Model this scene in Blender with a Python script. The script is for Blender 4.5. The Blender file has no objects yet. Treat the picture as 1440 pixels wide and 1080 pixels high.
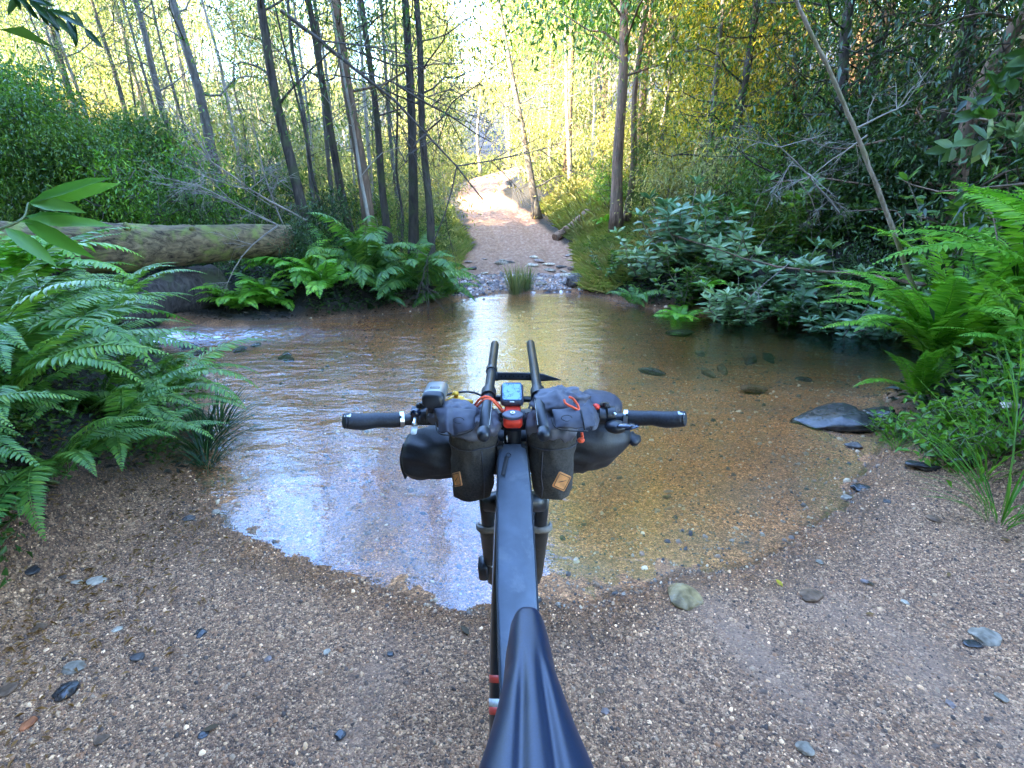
import bpy, math, random
import numpy as np
from mathutils import Vector, Matrix, Quaternion, noise as mnoise
R = math.radians
S = bpy.context.scene
C = S.collection
# ---------------------------------------------------------------- camera, sky, sun, exposure
CAMZ, PITCH, F = 1.48, R(19), 720.0
cam = bpy.data.objects.new('camera', bpy.data.cameras.new('camera'))
C.objects.link(cam)
cam.location = (0, 0, CAMZ); cam.rotation_euler = (R(90) - PITCH, 0, 0)
cam.data.lens = 18; cam.data.sensor_width = 36; cam.data.clip_start = .02; cam.data.clip_end = 2000
S.camera = cam
SUN_EL, SUN_AZ = R(36), R(-128)          # azimuth clockwise from +Y (the way the camera looks)
w = bpy.data.worlds.new('World'); S.world = w; w.use_nodes = True
wn = w.node_tree.nodes; wl = w.node_tree.links
sky = wn.new('ShaderNodeTexSky'); sky.sky_type = 'NISHITA'; sky.sun_disc = False
sky.sun_elevation = SUN_EL; sky.sun_rotation = SUN_AZ; sky.air_density = 1.0; sky.dust_density = 0.3; sky.ozone_density = 5.0
wl.new(sky.outputs[0], wn['Background'].inputs[0]); wn['Background'].inputs[1].default_value = 0.15
sl = bpy.data.lights.new('sun', 'SUN'); sl.energy = 2.8; sl.angle = R(.5); sl.color = (1, .86, .62)
so = bpy.data.objects.new('sun', sl); C.objects.link(so)
sd = Vector((math.sin(SUN_AZ) * math.cos(SUN_EL), math.cos(SUN_AZ) * math.cos(SUN_EL), math.sin(SUN_EL)))
so.rotation_euler = sd.to_track_quat('Z', 'Y').to_euler(); so.location = (-6, -4, 12)
S.view_settings.view_transform = 'Standard'; S.view_settings.look = 'None'
S.view_settings.exposure = 4.85; S.view_settings.gamma = 1
S.cycles.max_bounces = 8; S.cycles.diffuse_bounces = 3; S.cycles.glossy_bounces = 3
S.cycles.transmission_bounces = 4; S.cycles.transparent_max_bounces = 8
S.cycles.sample_clamp_indirect = 8; S.cycles.use_denoising = True

CF = Vector((0, math.cos(PITCH), -math.sin(PITCH))); CU = Vector((0, math.sin(PITCH), math.cos(PITCH)))
def ray(px, py): return CF + Vector(((px - 720) / F, 0, 0)) + CU * ((540 - py) / F)
def at(px, py, Y):                        # the point seen at a pixel, Y metres ahead
    d = ray(px, py); return Vector((0, 0, CAMZ)) + d * (Y / d.y)
def cp(px, py, Z):                        # the same by depth along the view axis
    return Vector((0, 0, CAMZ)) + ray(px, py) * Z
def gnd(px, py, z=0.0):
    d = ray(px, py); return Vector((0, 0, CAMZ)) + d * ((z - CAMZ) / d.z)

# ---------------------------------------------------------------- helpers
ORG = {}
def tag(o, label=None, cat=None, group=None, kind=None):
    if label: o['label'] = label
    if cat: o['category'] = cat
    if group: o['group'] = group
    if kind: o['kind'] = kind
    return o
def thing(name, loc, label=None, cat=None, group=None):
    o = bpy.data.objects.new(name, None); C.objects.link(o); o.location = loc; o.empty_display_size = .1
    ORG[o.name] = Vector(loc)
    return tag(o, label, cat, group)
def link_mesh(name, me, m, parent=None):
    if m is not None: me.materials.append(m)
    o = bpy.data.objects.new(name, me); C.objects.link(o)
    if parent is not None: o.parent = parent
    ORG[o.name] = ORG.get(parent.name, Vector()) if parent is not None else Vector()
    return o
def mesh_np(name, V, Fs, m=None, parent=None, smooth=False, local=False):
    V = np.asarray(V, dtype=np.float32)
    if parent is not None and not local: V = V - np.array(ORG.get(parent.name, (0, 0, 0)), dtype=np.float32)
    if not isinstance(Fs, (list, tuple)): Fs = [Fs]
    Fs = [np.asarray(f, dtype=np.int32) for f in Fs if len(f)]
    me = bpy.data.meshes.new(name)
    me.vertices.add(len(V)); me.vertices.foreach_set('co', V.ravel())
    tot = np.concatenate([np.full(len(f), f.shape[1], np.int32) for f in Fs])
    st = np.concatenate([[0], np.cumsum(tot)[:-1]]).astype(np.int32)
    idx = np.concatenate([f.ravel() for f in Fs])
    me.loops.add(len(idx)); me.loops.foreach_set('vertex_index', idx)
    me.polygons.add(len(tot)); me.polygons.foreach_set('loop_start', st); me.polygons.foreach_set('loop_total', tot)
    if smooth: me.polygons.foreach_set('use_smooth', np.ones(len(tot), bool))
    me.update(calc_edges=True); me.validate()
    return link_mesh(name, me, m, parent)
def copy_tree(o, parent=None):
    c = o.copy(); C.objects.link(c)
    if parent is not None: c.parent = parent
    for ch in list(o.children): copy_tree(ch, c)
    return c
class MB:
    def __init__(s): s.v = []; s.f = []
    def add(s, vs, fs):
        b = len(s.v); s.v += [tuple(v) for v in vs]; s.f += [tuple(i + b for i in f) for f in fs]; return s
    def tube(s, pts, rad, n=10, cap=True, flat=1.0, up=None):
        pts = [Vector(p) for p in pts]
        if not hasattr(rad, '__len__'): rad = [rad] * len(pts)
        t0 = (pts[1] - pts[0]).normalized()
        a = Vector(up) if up else (Vector((0, 0, 1)) if abs(t0.z) < .9 else Vector((1, 0, 0)))
        vs = []; nrm = (a - t0 * a.dot(t0)).normalized()
        for i, p in enumerate(pts):
            t = (pts[min(i + 1, len(pts) - 1)] - pts[max(i - 1, 0)]).normalized()
            nrm = (nrm - t * nrm.dot(t)).normalized(); bi = t.cross(nrm)
            for k in range(n):
                q = 2 * math.pi * k / n
                vs.append(p + (nrm * math.cos(q) * flat + bi * math.sin(q)) * rad[i])
        fs = [(i * n + k, i * n + (k + 1) % n, (i + 1) * n + (k + 1) % n, (i + 1) * n + k) for i in range(len(pts) - 1) for k in range(n)]
        if cap:
            fs.append(tuple(range(n - 1, -1, -1))); fs.append(tuple((len(pts) - 1) * n + k for k in range(n)))
        return s.add(vs, fs)
    def box(s, c, size, rot=None, bev=0.0):
        import itertools
        c = Vector(c); M = rot if rot is not None else Matrix.Identity(3)
        hx, hy, hz = [q / 2 for q in size]
        if bev <= 0:
            vs = [c + M @ Vector((x * hx, y * hy, z * hz)) for x in (-1, 1) for y in (-1, 1) for z in (-1, 1)]
            return s.add(vs, [(0, 1, 3, 2), (4, 6, 7, 5), (0, 4, 5, 1), (2, 3, 7, 6), (0, 2, 6, 4), (1, 5, 7, 3)])
        # rounded in plan (local x-y), chamfered in z
        rings = []
        for z, ins in ((-hz, bev * .6), (-hz + bev * .6, 0), (hz - bev * .6, 0), (hz, bev * .6)):
            ring = []
            for sx, sy, a0 in ((1, 1, 0), (-1, 1, 90), (-1, -1, 180), (1, -1, 270)):
                for k in range(4):
                    a = R(a0 + 30 * k)
                    ring.append(c + M @ Vector((sx * (hx - bev) + math.cos(a) * (bev - ins * .8), sy * (hy - bev) + math.sin(a) * (bev - ins * .8), z)))
            rings.append(ring)
        return s.loft(rings)
    def loft(s, rings, cap=True):
        n = len(rings[0]); vs = [v for r in rings for v in r]
        fs = [(i * n + k, i * n + (k + 1) % n, (i + 1) * n + (k + 1) % n, (i + 1) * n + k) for i in range(len(rings) - 1) for k in range(n)]
        if cap: fs += [tuple(range(n - 1, -1, -1)), tuple((len(rings) - 1) * n + k for k in range(n))]
        return s.add(vs, fs)
    def ball(s, c, r, n=12, m=8):
        c = Vector(c); r = r if hasattr(r, '__len__') else (r, r, r)
        rings = [[c + Vector((r[0] * math.cos(2 * math.pi * k / n) * math.sin(math.pi * (j + .02) / (m + .04)), r[1] * math.sin(2 * math.pi * k / n) * math.sin(math.pi * (j + .02) / (m + .04)), -r[2] * math.cos(math.pi * j / m))) for k in range(n)] for j in range(m + 1)]
        return s.loft(rings)
    def grid(s, fn, nu, nv):
        vs = [fn(i / nu, j / nv) for j in range(nv + 1) for i in range(nu + 1)]
        return s.add(vs, [(j * (nu + 1) + i, j * (nu + 1) + i + 1, (j + 1) * (nu + 1) + i + 1, (j + 1) * (nu + 1) + i) for j in range(nv) for i in range(nu)])
    def build(s, name, m, parent=None, smooth=True, sub=0, solid=0, wr=None, sharp=None):
        o_ = ORG.get(parent.name, Vector()) if parent is not None else Vector()
        vs = s.v
        if wr:                                # crumple: amplitude, frequency, seed
            amp, fr, sdn = wr; out = []
            for v in vs:
                v = Vector(v); q = v * fr + Vector((sdn, sdn * 2.1, -sdn))
                out.append(v + mnoise.noise_vector(q) * amp + mnoise.noise_vector(q * 2.7) * amp * .45)
            vs = out
        me = bpy.data.meshes.new(name); me.from_pydata([tuple(Vector(v) - o_) for v in vs], [], s.f)
        if smooth:
            for p in me.polygons: p.use_smooth = True
        me.update()
        o = link_mesh(name, me, m, parent)
        if smooth and sharp is not None: me.set_sharp_from_angle(angle=R(sharp))
        if solid:
            k = o.modifiers.new('s', 'SOLIDIFY'); k.thickness = solid; k.offset = 0
        if sub:
            k = o.modifiers.new('u', 'SUBSURF'); k.levels = sub; k.render_levels = sub
        return o
def bez(pts, n=24):                       # smooth curve through points
    pts = [Vector(p) for p in pts]; out = []
    P = [pts[0] * 2 - pts[1]] + pts + [pts[-1] * 2 - pts[-2]]
    seg = len(pts) - 1
    for i in range(seg):
        a, b, c, d = P[i:i + 4]; m = max(2, n // seg)
        for k in range(m):
            t = k / m
            out.append(.5 * ((2 * b) + (c - a) * t + (2 * a - 5 * b + 4 * c - d) * t * t + (3 * b - a - 3 * c + d) * t ** 3))
    out.append(pts[-1]); return out
def lerp(a, b, t): return a + (b - a) * t
def sstep(a, b, x):
    t = np.clip((x - a) / (b - a), 0, 1); return t * t * (3 - 2 * t)

# ---------------------------------------------------------------- materials
def newmat(name):
    m = bpy.data.materials.new(name); m.use_nodes = True
    n = m.node_tree.nodes; return m, n, m.node_tree.links, n['Principled BSDF'], n['Material Output']
def ramp(n, stops, interp='LINEAR'):
    r = n.new('ShaderNodeValToRGB'); cr = r.color_ramp; cr.interpolation = interp
    while len(cr.elements) < len(stops): cr.elements.new(.5)
    for e, (p, c) in zip(cr.elements, stops): e.position = p; e.color = (*c, 1) if len(c) == 3 else c
    return r
def noise(n, l, sc, det=4, vec=None, dist=0, rough=.5):
    t = n.new('ShaderNodeTexNoise'); t.inputs['Scale'].default_value = sc; t.inputs['Detail'].default_value = det
    t.inputs['Distortion'].default_value = dist; t.inputs['Roughness'].default_value = rough
    if vec is not None: l.new(vec, t.inputs['Vector'])
    return t
def mapping(n, l, src, sc=(1, 1, 1), rot=(0, 0, 0)):
    m = n.new('ShaderNodeMapping'); m.inputs['Scale'].default_value = sc; m.inputs['Rotation'].default_value = rot
    l.new(src, m.inputs['Vector']); return m.outputs[0]
def mix(n, l, fac, a, b, kind='MIX'):
    m = n.new('ShaderNodeMix'); m.data_type = 'RGBA'; m.blend_type = kind
    for s_, v in ((0, fac), (6, a), (7, b)):
        if isinstance(v, (int, float)): m.inputs[s_].default_value = v
        elif isinstance(v, tuple): m.inputs[s_].default_value = (*v, 1)
        else: l.new(v, m.inputs[s_])
    return m.outputs[2]
def math_(n, l, op, a, b=0.0):
    m = n.new('ShaderNodeMath'); m.operation = op
    for i, v in enumerate((a, b)):
        if isinstance(v, (int, float)): m.inputs[i].default_value = v
        else: l.new(v, m.inputs[i])
    return m.outputs[0]
def bump(n, l, h, strength, dist, nrm=None):
    b = n.new('ShaderNodeBump'); b.inputs['Strength'].default_value = strength; b.inputs['Distance'].default_value = dist
    l.new(h, b.inputs['Height'])
    if nrm is not None: l.new(nrm, b.inputs['Normal'])
    return b.outputs[0]
def leafmat(name, stops, trans=.35, rough=.42, big=.6, spec=.4):
    m, n, l, p, out = newmat(name)
    g = n.new('ShaderNodeNewGeometry')
    r = ramp(n, [(i / (len(stops) - 1), c) for i, c in enumerate(stops)]); l.new(g.outputs['Random Per Island'], r.inputs[0])
    ns = noise(n, l, big, 2, g.outputs['Position'])
    var = ramp(n, [(.3, (.62, .7, .72)), (.7, (1.3, 1.2, .95))]); l.new(ns.outputs[0], var.inputs[0])
    oi = n.new('ShaderNodeObjectInfo')
    orr = ramp(n, [(0, (.8, .9, .95)), (1, (1.25, 1.12, .9))]); l.new(oi.outputs['Random'], orr.inputs[0])
    c = mix(n, l, 1.0, r.outputs[0], var.outputs[0], 'MULTIPLY'); c = mix(n, l, 1.0, c, orr.outputs[0], 'MULTIPLY')
    l.new(c, p.inputs['Base Color']); p.inputs['Roughness'].default_value = rough; p.inputs['Specular IOR Level'].default_value = spec
    t = n.new('ShaderNodeBsdfTranslucent'); c2 = mix(n, l, 1.0, c, (1.5, 1.5, .75), 'MULTIPLY'); l.new(c2, t.inputs[0])
    ms = n.new('ShaderNodeMixShader'); ms.inputs[0].default_value = trans
    l.new(p.outputs[0], ms.inputs[1]); l.new(t.outputs[0], ms.inputs[2]); l.new(ms.outputs[0], out.inputs[0])
    return m
def barkmat(name, c1, c2, sc=9, stretch=.18, patch=None, bs=.5, along='z'):
    m, n, l, p, out = newmat(name)
    tc = n.new('ShaderNodeTexCoord'); v = mapping(n, l, tc.outputs['Object'], (1, 1, stretch) if along == 'z' else (stretch, 1, 1))
    a = noise(n, l, sc * 2, 6, v, .6, .62); b = noise(n, l, 2.4, 5, tc.outputs['Object'], .4, .65)
    r = ramp(n, [(.32, c1), (.68, c2)]); l.new(a.outputs[0], r.inputs[0]); c = r.outputs[0]
    if patch:
        r2 = ramp(n, [(.5, (0, 0, 0)), (.62, (1, 1, 1))]); l.new(b.outputs[0], r2.inputs[0]); c = mix(n, l, r2.outputs[0], c, patch)
    l.new(c, p.inputs['Base Color']); p.inputs['Roughness'].default_value = .85; p.inputs['Specular IOR Level'].default_value = .25
    l.new(bump(n, l, a.outputs[0], bs, .02), p.inputs['Normal'])
    return m
def plain(name, c, rough=.5, metal=0, sc=None, amp=.25, bs=0, coat=0, spec=.5, bd=.001, dirt=None):
    m, n, l, p, out = newmat(name)
    p.inputs['Roughness'].default_value = rough; p.inputs['Metallic'].default_value = metal; p.inputs['Specular IOR Level'].default_value = spec
    p.inputs['Coat Weight'].default_value = coat
    tc = n.new('ShaderNodeTexCoord'); ns = noise(n, l, sc or 30, 5, tc.outputs['Object'], .3)
    r = ramp(n, [(.3, tuple(q * (1 - amp) for q in c)), (.7, tuple(min(1, q * (1 + amp)) for q in c))]); l.new(ns.outputs[0], r.inputs[0])
    col = r.outputs[0]
    if dirt:
        n2 = noise(n, l, 14, 6, tc.outputs['Object'], .8, .7); r2 = ramp(n, [(.52, (0, 0, 0)), (.75, (.6, .6, .6))]); l.new(n2.outputs[0], r2.inputs[0])
        col = mix(n, l, r2.outputs[0], col, dirt)
    l.new(col, p.inputs['Base Color'])
    if bs: l.new(bump(n, l, ns.outputs[0], bs, bd), p.inputs['Normal'])
    return m
G = {}
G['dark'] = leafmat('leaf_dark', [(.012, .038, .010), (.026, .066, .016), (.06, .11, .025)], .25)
G['mid'] = leafmat('leaf_mid', [(.035, .09, .018), (.06, .14, .025), (.11, .18, .035)], .38)
G['olive'] = leafmat('leaf_olive', [(.08, .12, .04), (.15, .18, .07), (.29, .28, .14)], .42)
G['yellow'] = leafmat('leaf_yellow_sunlit', [(.17, .2, .08), (.30, .30, .14), (.46, .40, .22)], .5)  # brightened: the far wood's sunlight is partly put into this leaf colour
G['gold'] = leafmat('leaf_gold_sunlit', [(.22, .26, .03), (.42, .38, .05), (.6, .42, .06)], .5)  # raised to paint sunlight onto foliage that stands in shade
G['blue'] = leafmat('leaf_blue', [(.08, .16, .07), (.15, .26, .12), (.30, .40, .24)], .22, .36)
G['lime'] = leafmat('leaf_lime', [(.07, .2, .02), (.12, .28, .03), (.2, .34, .05)], .4)
G['fernl'] = leafmat('leaf_fern_bright', [(.09, .26, .02), (.14, .34, .03), (.22, .42, .05)], .38, .4)
G['fernt'] = leafmat('leaf_fern_teal', [(.055, .15, .03), (.095, .22, .04), (.16, .28, .05)], .32, .4)
G['grass'] = leafmat('leaf_grass', [(.06, .12, .02), (.1, .17, .03), (.2, .2, .07)], .35)
G['softgrass'] = leafmat('leaf_soft_grass', [(.22, .30, .10), (.32, .38, .17), (.46, .44, .26)], .4)
G['litgrass'] = leafmat('leaf_dry_grass', [(.3, .27, .15), (.42, .38, .22), (.5, .44, .28)], .35)
G['brown'] = leafmat('leaf_brown', [(.16, .08, .03), (.24, .12, .04), (.3, .16, .07)], .3, .7)
G['litter'] = leafmat('leaf_litter', [(.03, .02, .012), (.06, .04, .022), (.11, .065, .035)], .05, .8)
BK = {}
BK['dark'] = barkmat('bark_dark', (.018, .014, .011), (.09, .07, .055), 9, .18, (.06, .065, .03))
BK['grey'] = barkmat('bark_grey', (.07, .06, .05), (.2, .175, .145), 8, .2, (.1, .075, .055))
BK['pale'] = barkmat('bark_pale', (.2, .17, .13), (.42, .37, .3), 6, .15, (.25, .18, .12))
BK['brown'] = barkmat('bark_brown', (.07, .042, .028), (.27, .165, .105), 10, .12, (.12, .09, .06))
BK['moss'] = barkmat('bark_mossy', (.018, .012, .006), (.24, .17, .085), 9, .2, (.17, .18, .04), 1.0, 'x')
BK['twig'] = plain('dry_twig', (.22, .18, .14), .85, sc=6, amp=.4)
BK['twigd'] = plain('dark_twig', (.06, .045, .035), .85, sc=6, amp=.4)
BK['stem'] = plain('green_stem', (.1, .13, .04), .6, sc=6)
BK['pole'] = barkmat('bark_pole', (.16, .11, .07), (.34, .26, .18), 12, .3, (.2, .17, .09))

# ---------------------------------------------------------------- ground
def poly_sd(P, X, Y):                     # signed distance to a polygon, inside negative
    P = np.array(P); d = np.full(X.shape, 1e9); ins = np.zeros(X.shape, bool)
    for i in range(len(P)):
        a, b = P[i], P[(i + 1) % len(P)]
        e = b - a; t = np.clip(((X - a[0]) * e[0] + (Y - a[1]) * e[1]) / (e @ e), 0, 1)
        d = np.minimum(d, np.hypot(X - a[0] - t * e[0], Y - a[1] - t * e[1]))
        c = ((a[1] > Y) != (b[1] > Y)) & (X < (b[0] - a[0]) * (Y - a[1]) / (b[1] - a[1] + 1e-12) + a[0]); ins ^= c
    return np.where(ins, -d, d)
def vnoise(X, Y, sc, seed=0, oct=3):      # cheap value noise, -1..1
    out = np.zeros(np.shape(X)); amp = 1; tot = 0
    for o_ in range(oct):
        rs = np.random.RandomState(seed * 17 + o_); T = rs.rand(256, 256)
        x = np.asarray(X) * sc * 2 ** o_ + 37.3; y = np.asarray(Y) * sc * 2 ** o_ + 91.7
        xi = np.floor(x).astype(int); yi = np.floor(y).astype(int); fx = x - xi; fy = y - yi
        fx = fx * fx * (3 - 2 * fx); fy = fy * fy * (3 - 2 * fy)
        g = lambda a, b: T[a % 256, b % 256]
        out += amp * ((g(xi, yi) * (1 - fx) + g(xi + 1, yi) * fx) * (1 - fy) + (g(xi, yi + 1) * (1 - fx) + g(xi + 1, yi + 1) * fx) * fy)
        tot += amp; amp *= .5
    return out / tot * 2 - 1
near = [(262, 640), (285, 700), (300, 745), (380, 775), (450, 800), (520, 830), (590, 858), (650, 868), (705, 862), (760, 856), (830, 858), (900, 840), (960, 815), (1060, 800), (1120, 770), (1150, 735), (1200, 700), (1245, 655), (1250, 605)]
far_ = [(1200, 452), (1120, 446), (1040, 440), (960, 438), (900, 430), (850, 418), (810, 410), (760, 411), (700, 412), (650, 420), (600, 434), (540, 441), (460, 448), (380, 455), (320, 458)]
WP = [tuple(gnd(*q)[:2]) for q in near] + [(3.1, 4.0), (5.2, 4.5), (9, 4.2), (9, 6.6), (5.5, 6.9)] + [tuple(gnd(*q)[:2]) for q in far_] + [(-5, 6.95), (-7.5, 7.3), (-12, 7.6), (-12, 5.6), (-6, 5.5), (-3.6, 5.1), (-2.6, 4.2), (-2.15, 3.3)]
TY = [-60, 9.2, 11.5, 14.5, 20, 25, 30, 38, 60, 210]
TZ = [.0, .03, .14, .42, 1.25, 2.1, 3.0, 4.2, 10, 60]
CX = [0, .02, .14, .28, -.55, -1.5, -1.15, 1.5, 9, 40]; HW = [1.15, 1.12, 1.25, 1.3, 1.15, 1.05, .95, .9, .8, .8]
def terrain(X, Y):
    X = np.asarray(X, float); Y = np.asarray(Y, float)
    d = poly_sd(WP, X, Y) + .05 * vnoise(X, Y, 2.3, 3) + .02 * vnoise(X, Y, 9, 4)
    T = np.interp(Y, TY, TZ); cx = np.interp(Y, TY, CX); hw = np.interp(Y, TY, HW)
    grav = sstep(-2.15, -1.75, X) * (1 - sstep(2.35, 2.85, X)) * (1 - sstep(3.6, 4.2, Y))
    trk = (1 - sstep(hw * .9, hw * 1.25 + .1 + .9 * sstep(14, 20, Y), np.abs(X - cx))) * sstep(7.5, 8.5, Y)
    open_ = np.maximum(grav, trk)
    hollow = sstep(-2.9, -3.6, X) * sstep(6.3, 6.6, Y)
    db = np.clip(d - .85 * hollow, 0, None)
    bank = (.42 * sstep(0, .65, db) + .10 * np.clip(db, 0, 2.5)) * (1 - .8 * np.exp(-(np.clip(np.abs(X - cx) - hw, 0, 9) / 1.6) ** 2) * sstep(8.8, 11, Y))
    hill = .32 * np.clip(X - 3.2, 0, 12) * sstep(2.5, 6, Y + 0 * X) + .05 * np.clip(-X - 3, 0, 6)
    side = T * np.where(X < 0, .72, 1.0) + bank + hill + np.clip(np.abs(X - cx) - hw, 0, 2) * .13 * sstep(10, 13, Y)
    mid = T + np.clip(.035 * np.clip(d, 0, 3), 0, .08) * (1 - trk)
    H = side * (1 - open_) + mid * open_
    H += (1 - open_) * (.08 * vnoise(X, Y, .9, 7) + .03 * vnoise(X, Y, 4, 8)) * sstep(0, .5, d)
    ruts = -.05 * np.exp(-((np.abs(X - cx - .1) - .62) / .2) ** 2) * trk * sstep(9.5, 12, Y)
    H += ruts + trk * sstep(9.6, 11, Y) * .03 * vnoise(X, Y, 2.5, 12)
    deep = .10 * np.exp(-(((X - 4.2) / 3) ** 2 + ((Y - 5.7) / 1.0) ** 2)) + .05 * np.exp(-(((X + 3.5) / 2.5) ** 2 + ((Y - 6) / .8) ** 2))
    inside = -np.clip(.05 * -d, 0, .13) - deep * sstep(0, .6, -d) - .10 * (1 - open_) * sstep(0, .3, -d)
    H = np.where(d < 0, inside, H)
    H += open_ * (.006 * vnoise(X, Y, 5, 5) + .003 * vnoise(X, Y, 22, 6)) * (Y < 10)
    H += .012 * vnoise(X, Y, 3, 15) * (d < 0) + open_ * (Y < 5) * (.007 * vnoise(X, Y, 3.3, 71) + .005 * vnoise(X, Y, 9, 72) + .003 * vnoise(X, Y, 26, 73)) * np.exp(-(d / .35) ** 2)
    return H, d, grav, trk
def hz(x, y): return float(terrain(np.array([x]), np.array([y]))[0][0])
def axis(parts):
    out = []
    for a, b, st in parts: out += list(np.arange(a, b, st))
    return np.array(out + [parts[-1][1]])
xs = axis([(-150, -30, 8), (-30, -10, 1), (-10, -3, .2), (-3, 3, .03), (3, 10, .2), (10, 30, 1), (30, 150, 8)])
ys = axis([(-60, -10, 5), (-10, 0, .5), (0, 4.2, .03), (4.2, 12, .09), (12, 22, .2), (22, 50, .35), (50, 220, 10)])
X, Y = np.meshgrid(xs, ys); H, D, GR, TR = terrain(X, Y)
nx, ny = len(xs), len(ys); I = np.arange(nx * ny).reshape(ny, nx)
Fq = np.stack([I[:-1, :-1], I[:-1, 1:], I[1:, 1:], I[1:, :-1]], -1).reshape(-1, 4)
def groundmat():
    m, n, l, p, out = newmat('ground')
    g = n.new('ShaderNodeNewGeometry').outputs['Position']
    at_ = n.new('ShaderNodeAttribute'); at_.attribute_name = 'mask'; sp = n.new('ShaderNodeSeparateColor'); l.new(at_.outputs['Color'], sp.inputs[0])
    grv, bed, trk = sp.outputs[0], sp.outputs[1], sp.outputs[2]; silt = at_.outputs['Alpha']
    nz = noise(n, l, 25, 3, g); w_ = n.new('ShaderNodeVectorMath'); w_.operation = 'MULTIPLY_ADD'; l.new(nz.outputs['Color'], w_.inputs[0]); w_.inputs[1].default_value = (.02, .02, .02); l.new(g, w_.inputs[2])
    def vor(sc):
        v = n.new('ShaderNodeTexVoronoi'); v.inputs['Scale'].default_value = sc; l.new(w_.outputs[0], v.inputs['Vector']); return v
    v1, v2 = vor(190), vor(85)
    s1 = n.new('ShaderNodeSeparateColor'); l.new(v1.outputs['Color'], s1.inputs[0]); s2 = n.new('ShaderNodeSeparateColor'); l.new(v2.outputs['Color'], s2.inputs[0])
    stops = [(0, (.035, .03, .032)), (.3, (.09, .075, .07)), (.55, (.17, .135, .11)), (.78, (.26, .2, .16)), (.93, (.42, .36, .3)), (1, (.6, .56, .5))]
    r1 = ramp(n, stops); l.new(s1.outputs[0], r1.inputs[0]); r2 = ramp(n, stops); l.new(s2.outputs[0], r2.inputs[0])
    c = mix(n, l, .4, r1.outputs[0], r2.outputs[0])
    big = noise(n, l, 1.4, 4, g); c = mix(n, l, 1, c, ramp_out(n, l, big.outputs[0], [(.3, (1.5, .94, .6)), (.7, (2.25, 1.4, .82))]), 'MULTIPLY')
    c = mix(n, l, silt, c, mix(n, l, .35, (.38, .22, .14), c))
    gold = mix(n, l, 1, c, (1.3, 1.06, .78), 'MULTIPLY'); nb = noise(n, l, 3, 4, g)
    gold = mix(n, l, ramp_out(n, l, nb.outputs[0], [(.4, (0, 0, 0)), (.7, (.5, .5, .5))]), gold, (.25, .17, .10))
    wt = n.new('ShaderNodeAttribute'); wt.attribute_name = 'damp'; c = mix(n, l, bed, c, gold); c = mix(n, l, wt.outputs['Fac'], c, mix(n, l, 1, c, (.55, .52, .48), 'MULTIPLY'))
    st = noise(n, l, 12, 5, mapping(n, l, g, (1, .35, 1)), .4)
    dirt = ramp_out(n, l, st.outputs[0], [(.3, (.15, .07, .045)), (.52, (.30, .16, .10)), (.72, (.42, .26, .18))])
    c = mix(n, l, trk, c, mix(n, l, .25, dirt, c))
    so_ = noise(n, l, 7, 6, g, .3, .7); soil = ramp_out(n, l, so_.outputs[0], [(.3, (.006, .005, .003)), (.55, (.018, .013, .008)), (.75, (.03, .03, .012))])
    any_ = math_(n, l, 'MAXIMUM', math_(n, l, 'MAXIMUM', grv, trk), bed)
    c = mix(n, l, any_, soil, c); l.new(c, p.inputs['Base Color'])
    l.new(math_(n, l, 'SUBTRACT', .75, math_(n, l, 'MULTIPLY', wt.outputs['Fac'], .45)), p.inputs['Roughness']); p.inputs['Specular IOR Level'].default_value = .4
    h = math_(n, l, 'ADD', math_(n, l, 'MULTIPLY', v1.outputs['Distance'], 60.0), math_(n, l, 'MULTIPLY', v2.outputs['Distance'], 60.0))
    b1 = bump(n, l, h, .55, -.0006); l.new(bump(n, l, so_.outputs[0], .3, .03, b1), p.inputs['Normal'])
    return m
def ramp_out(n, l, src, stops):
    r = ramp(n, stops); l.new(src, r.inputs[0]); return r.outputs[0]
ground = mesh_np('ground', np.stack([X, Y, H], -1).reshape(-1, 3), Fq, groundmat(), smooth=True)
tag(ground, kind='structure')
nzz = .25 * vnoise(X, Y, 3, 21)
bedm = sstep(.25, -.12, D + nzz * .5) * (Y < 13)
def siltf(X, Y):
    a = np.exp(-((X - (.66 + .35 * (1.84 - Y))) / .10) ** 2) * sstep(2.1, 1.7, Y)
    b = .85 * np.exp(-((X - (1.2 + .5 * (1.6 - Y))) / .2) ** 2) * sstep(1.9, 1.4, Y) + .6 * np.exp(-((X + .45) / .08) ** 2) * sstep(1.6, 1.3, Y)
    return np.clip(a + b, 0, 1) * np.clip(.75 + .8 * vnoise(X, Y, 6, 31), 0, 1)
silt = siltf(X, Y) * GR
trkm = (1 - sstep(-.12, .12, np.abs(X - np.interp(Y, TY, CX)) - np.interp(Y, TY, HW) + .18 * vnoise(X, Y, 1.6, 35))) * sstep(9.9, 10.9, Y + .3 * vnoise(X, Y, 3, 33))
grm = np.clip(np.maximum(GR, TR * (Y < 14)) + sstep(.25, .0, D) * (.25 + .75 * (Y < 5)), 0, 1)
col = np.stack([grm, bedm, trkm, silt], -1).reshape(-1, 4).astype(np.float32)
ca = ground.data.attributes.new('mask', 'FLOAT_COLOR', 'POINT'); ca.data.foreach_set('color', col.ravel())

damp = sstep(.30, .04, D + .12 * vnoise(X, Y, 2.2, 61)) * (D > -.05) * (Y < 10)
da = ground.data.attributes.new('damp', 'FLOAT', 'POINT'); da.data.foreach_set('value', damp.ravel().astype(np.float32))

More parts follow.
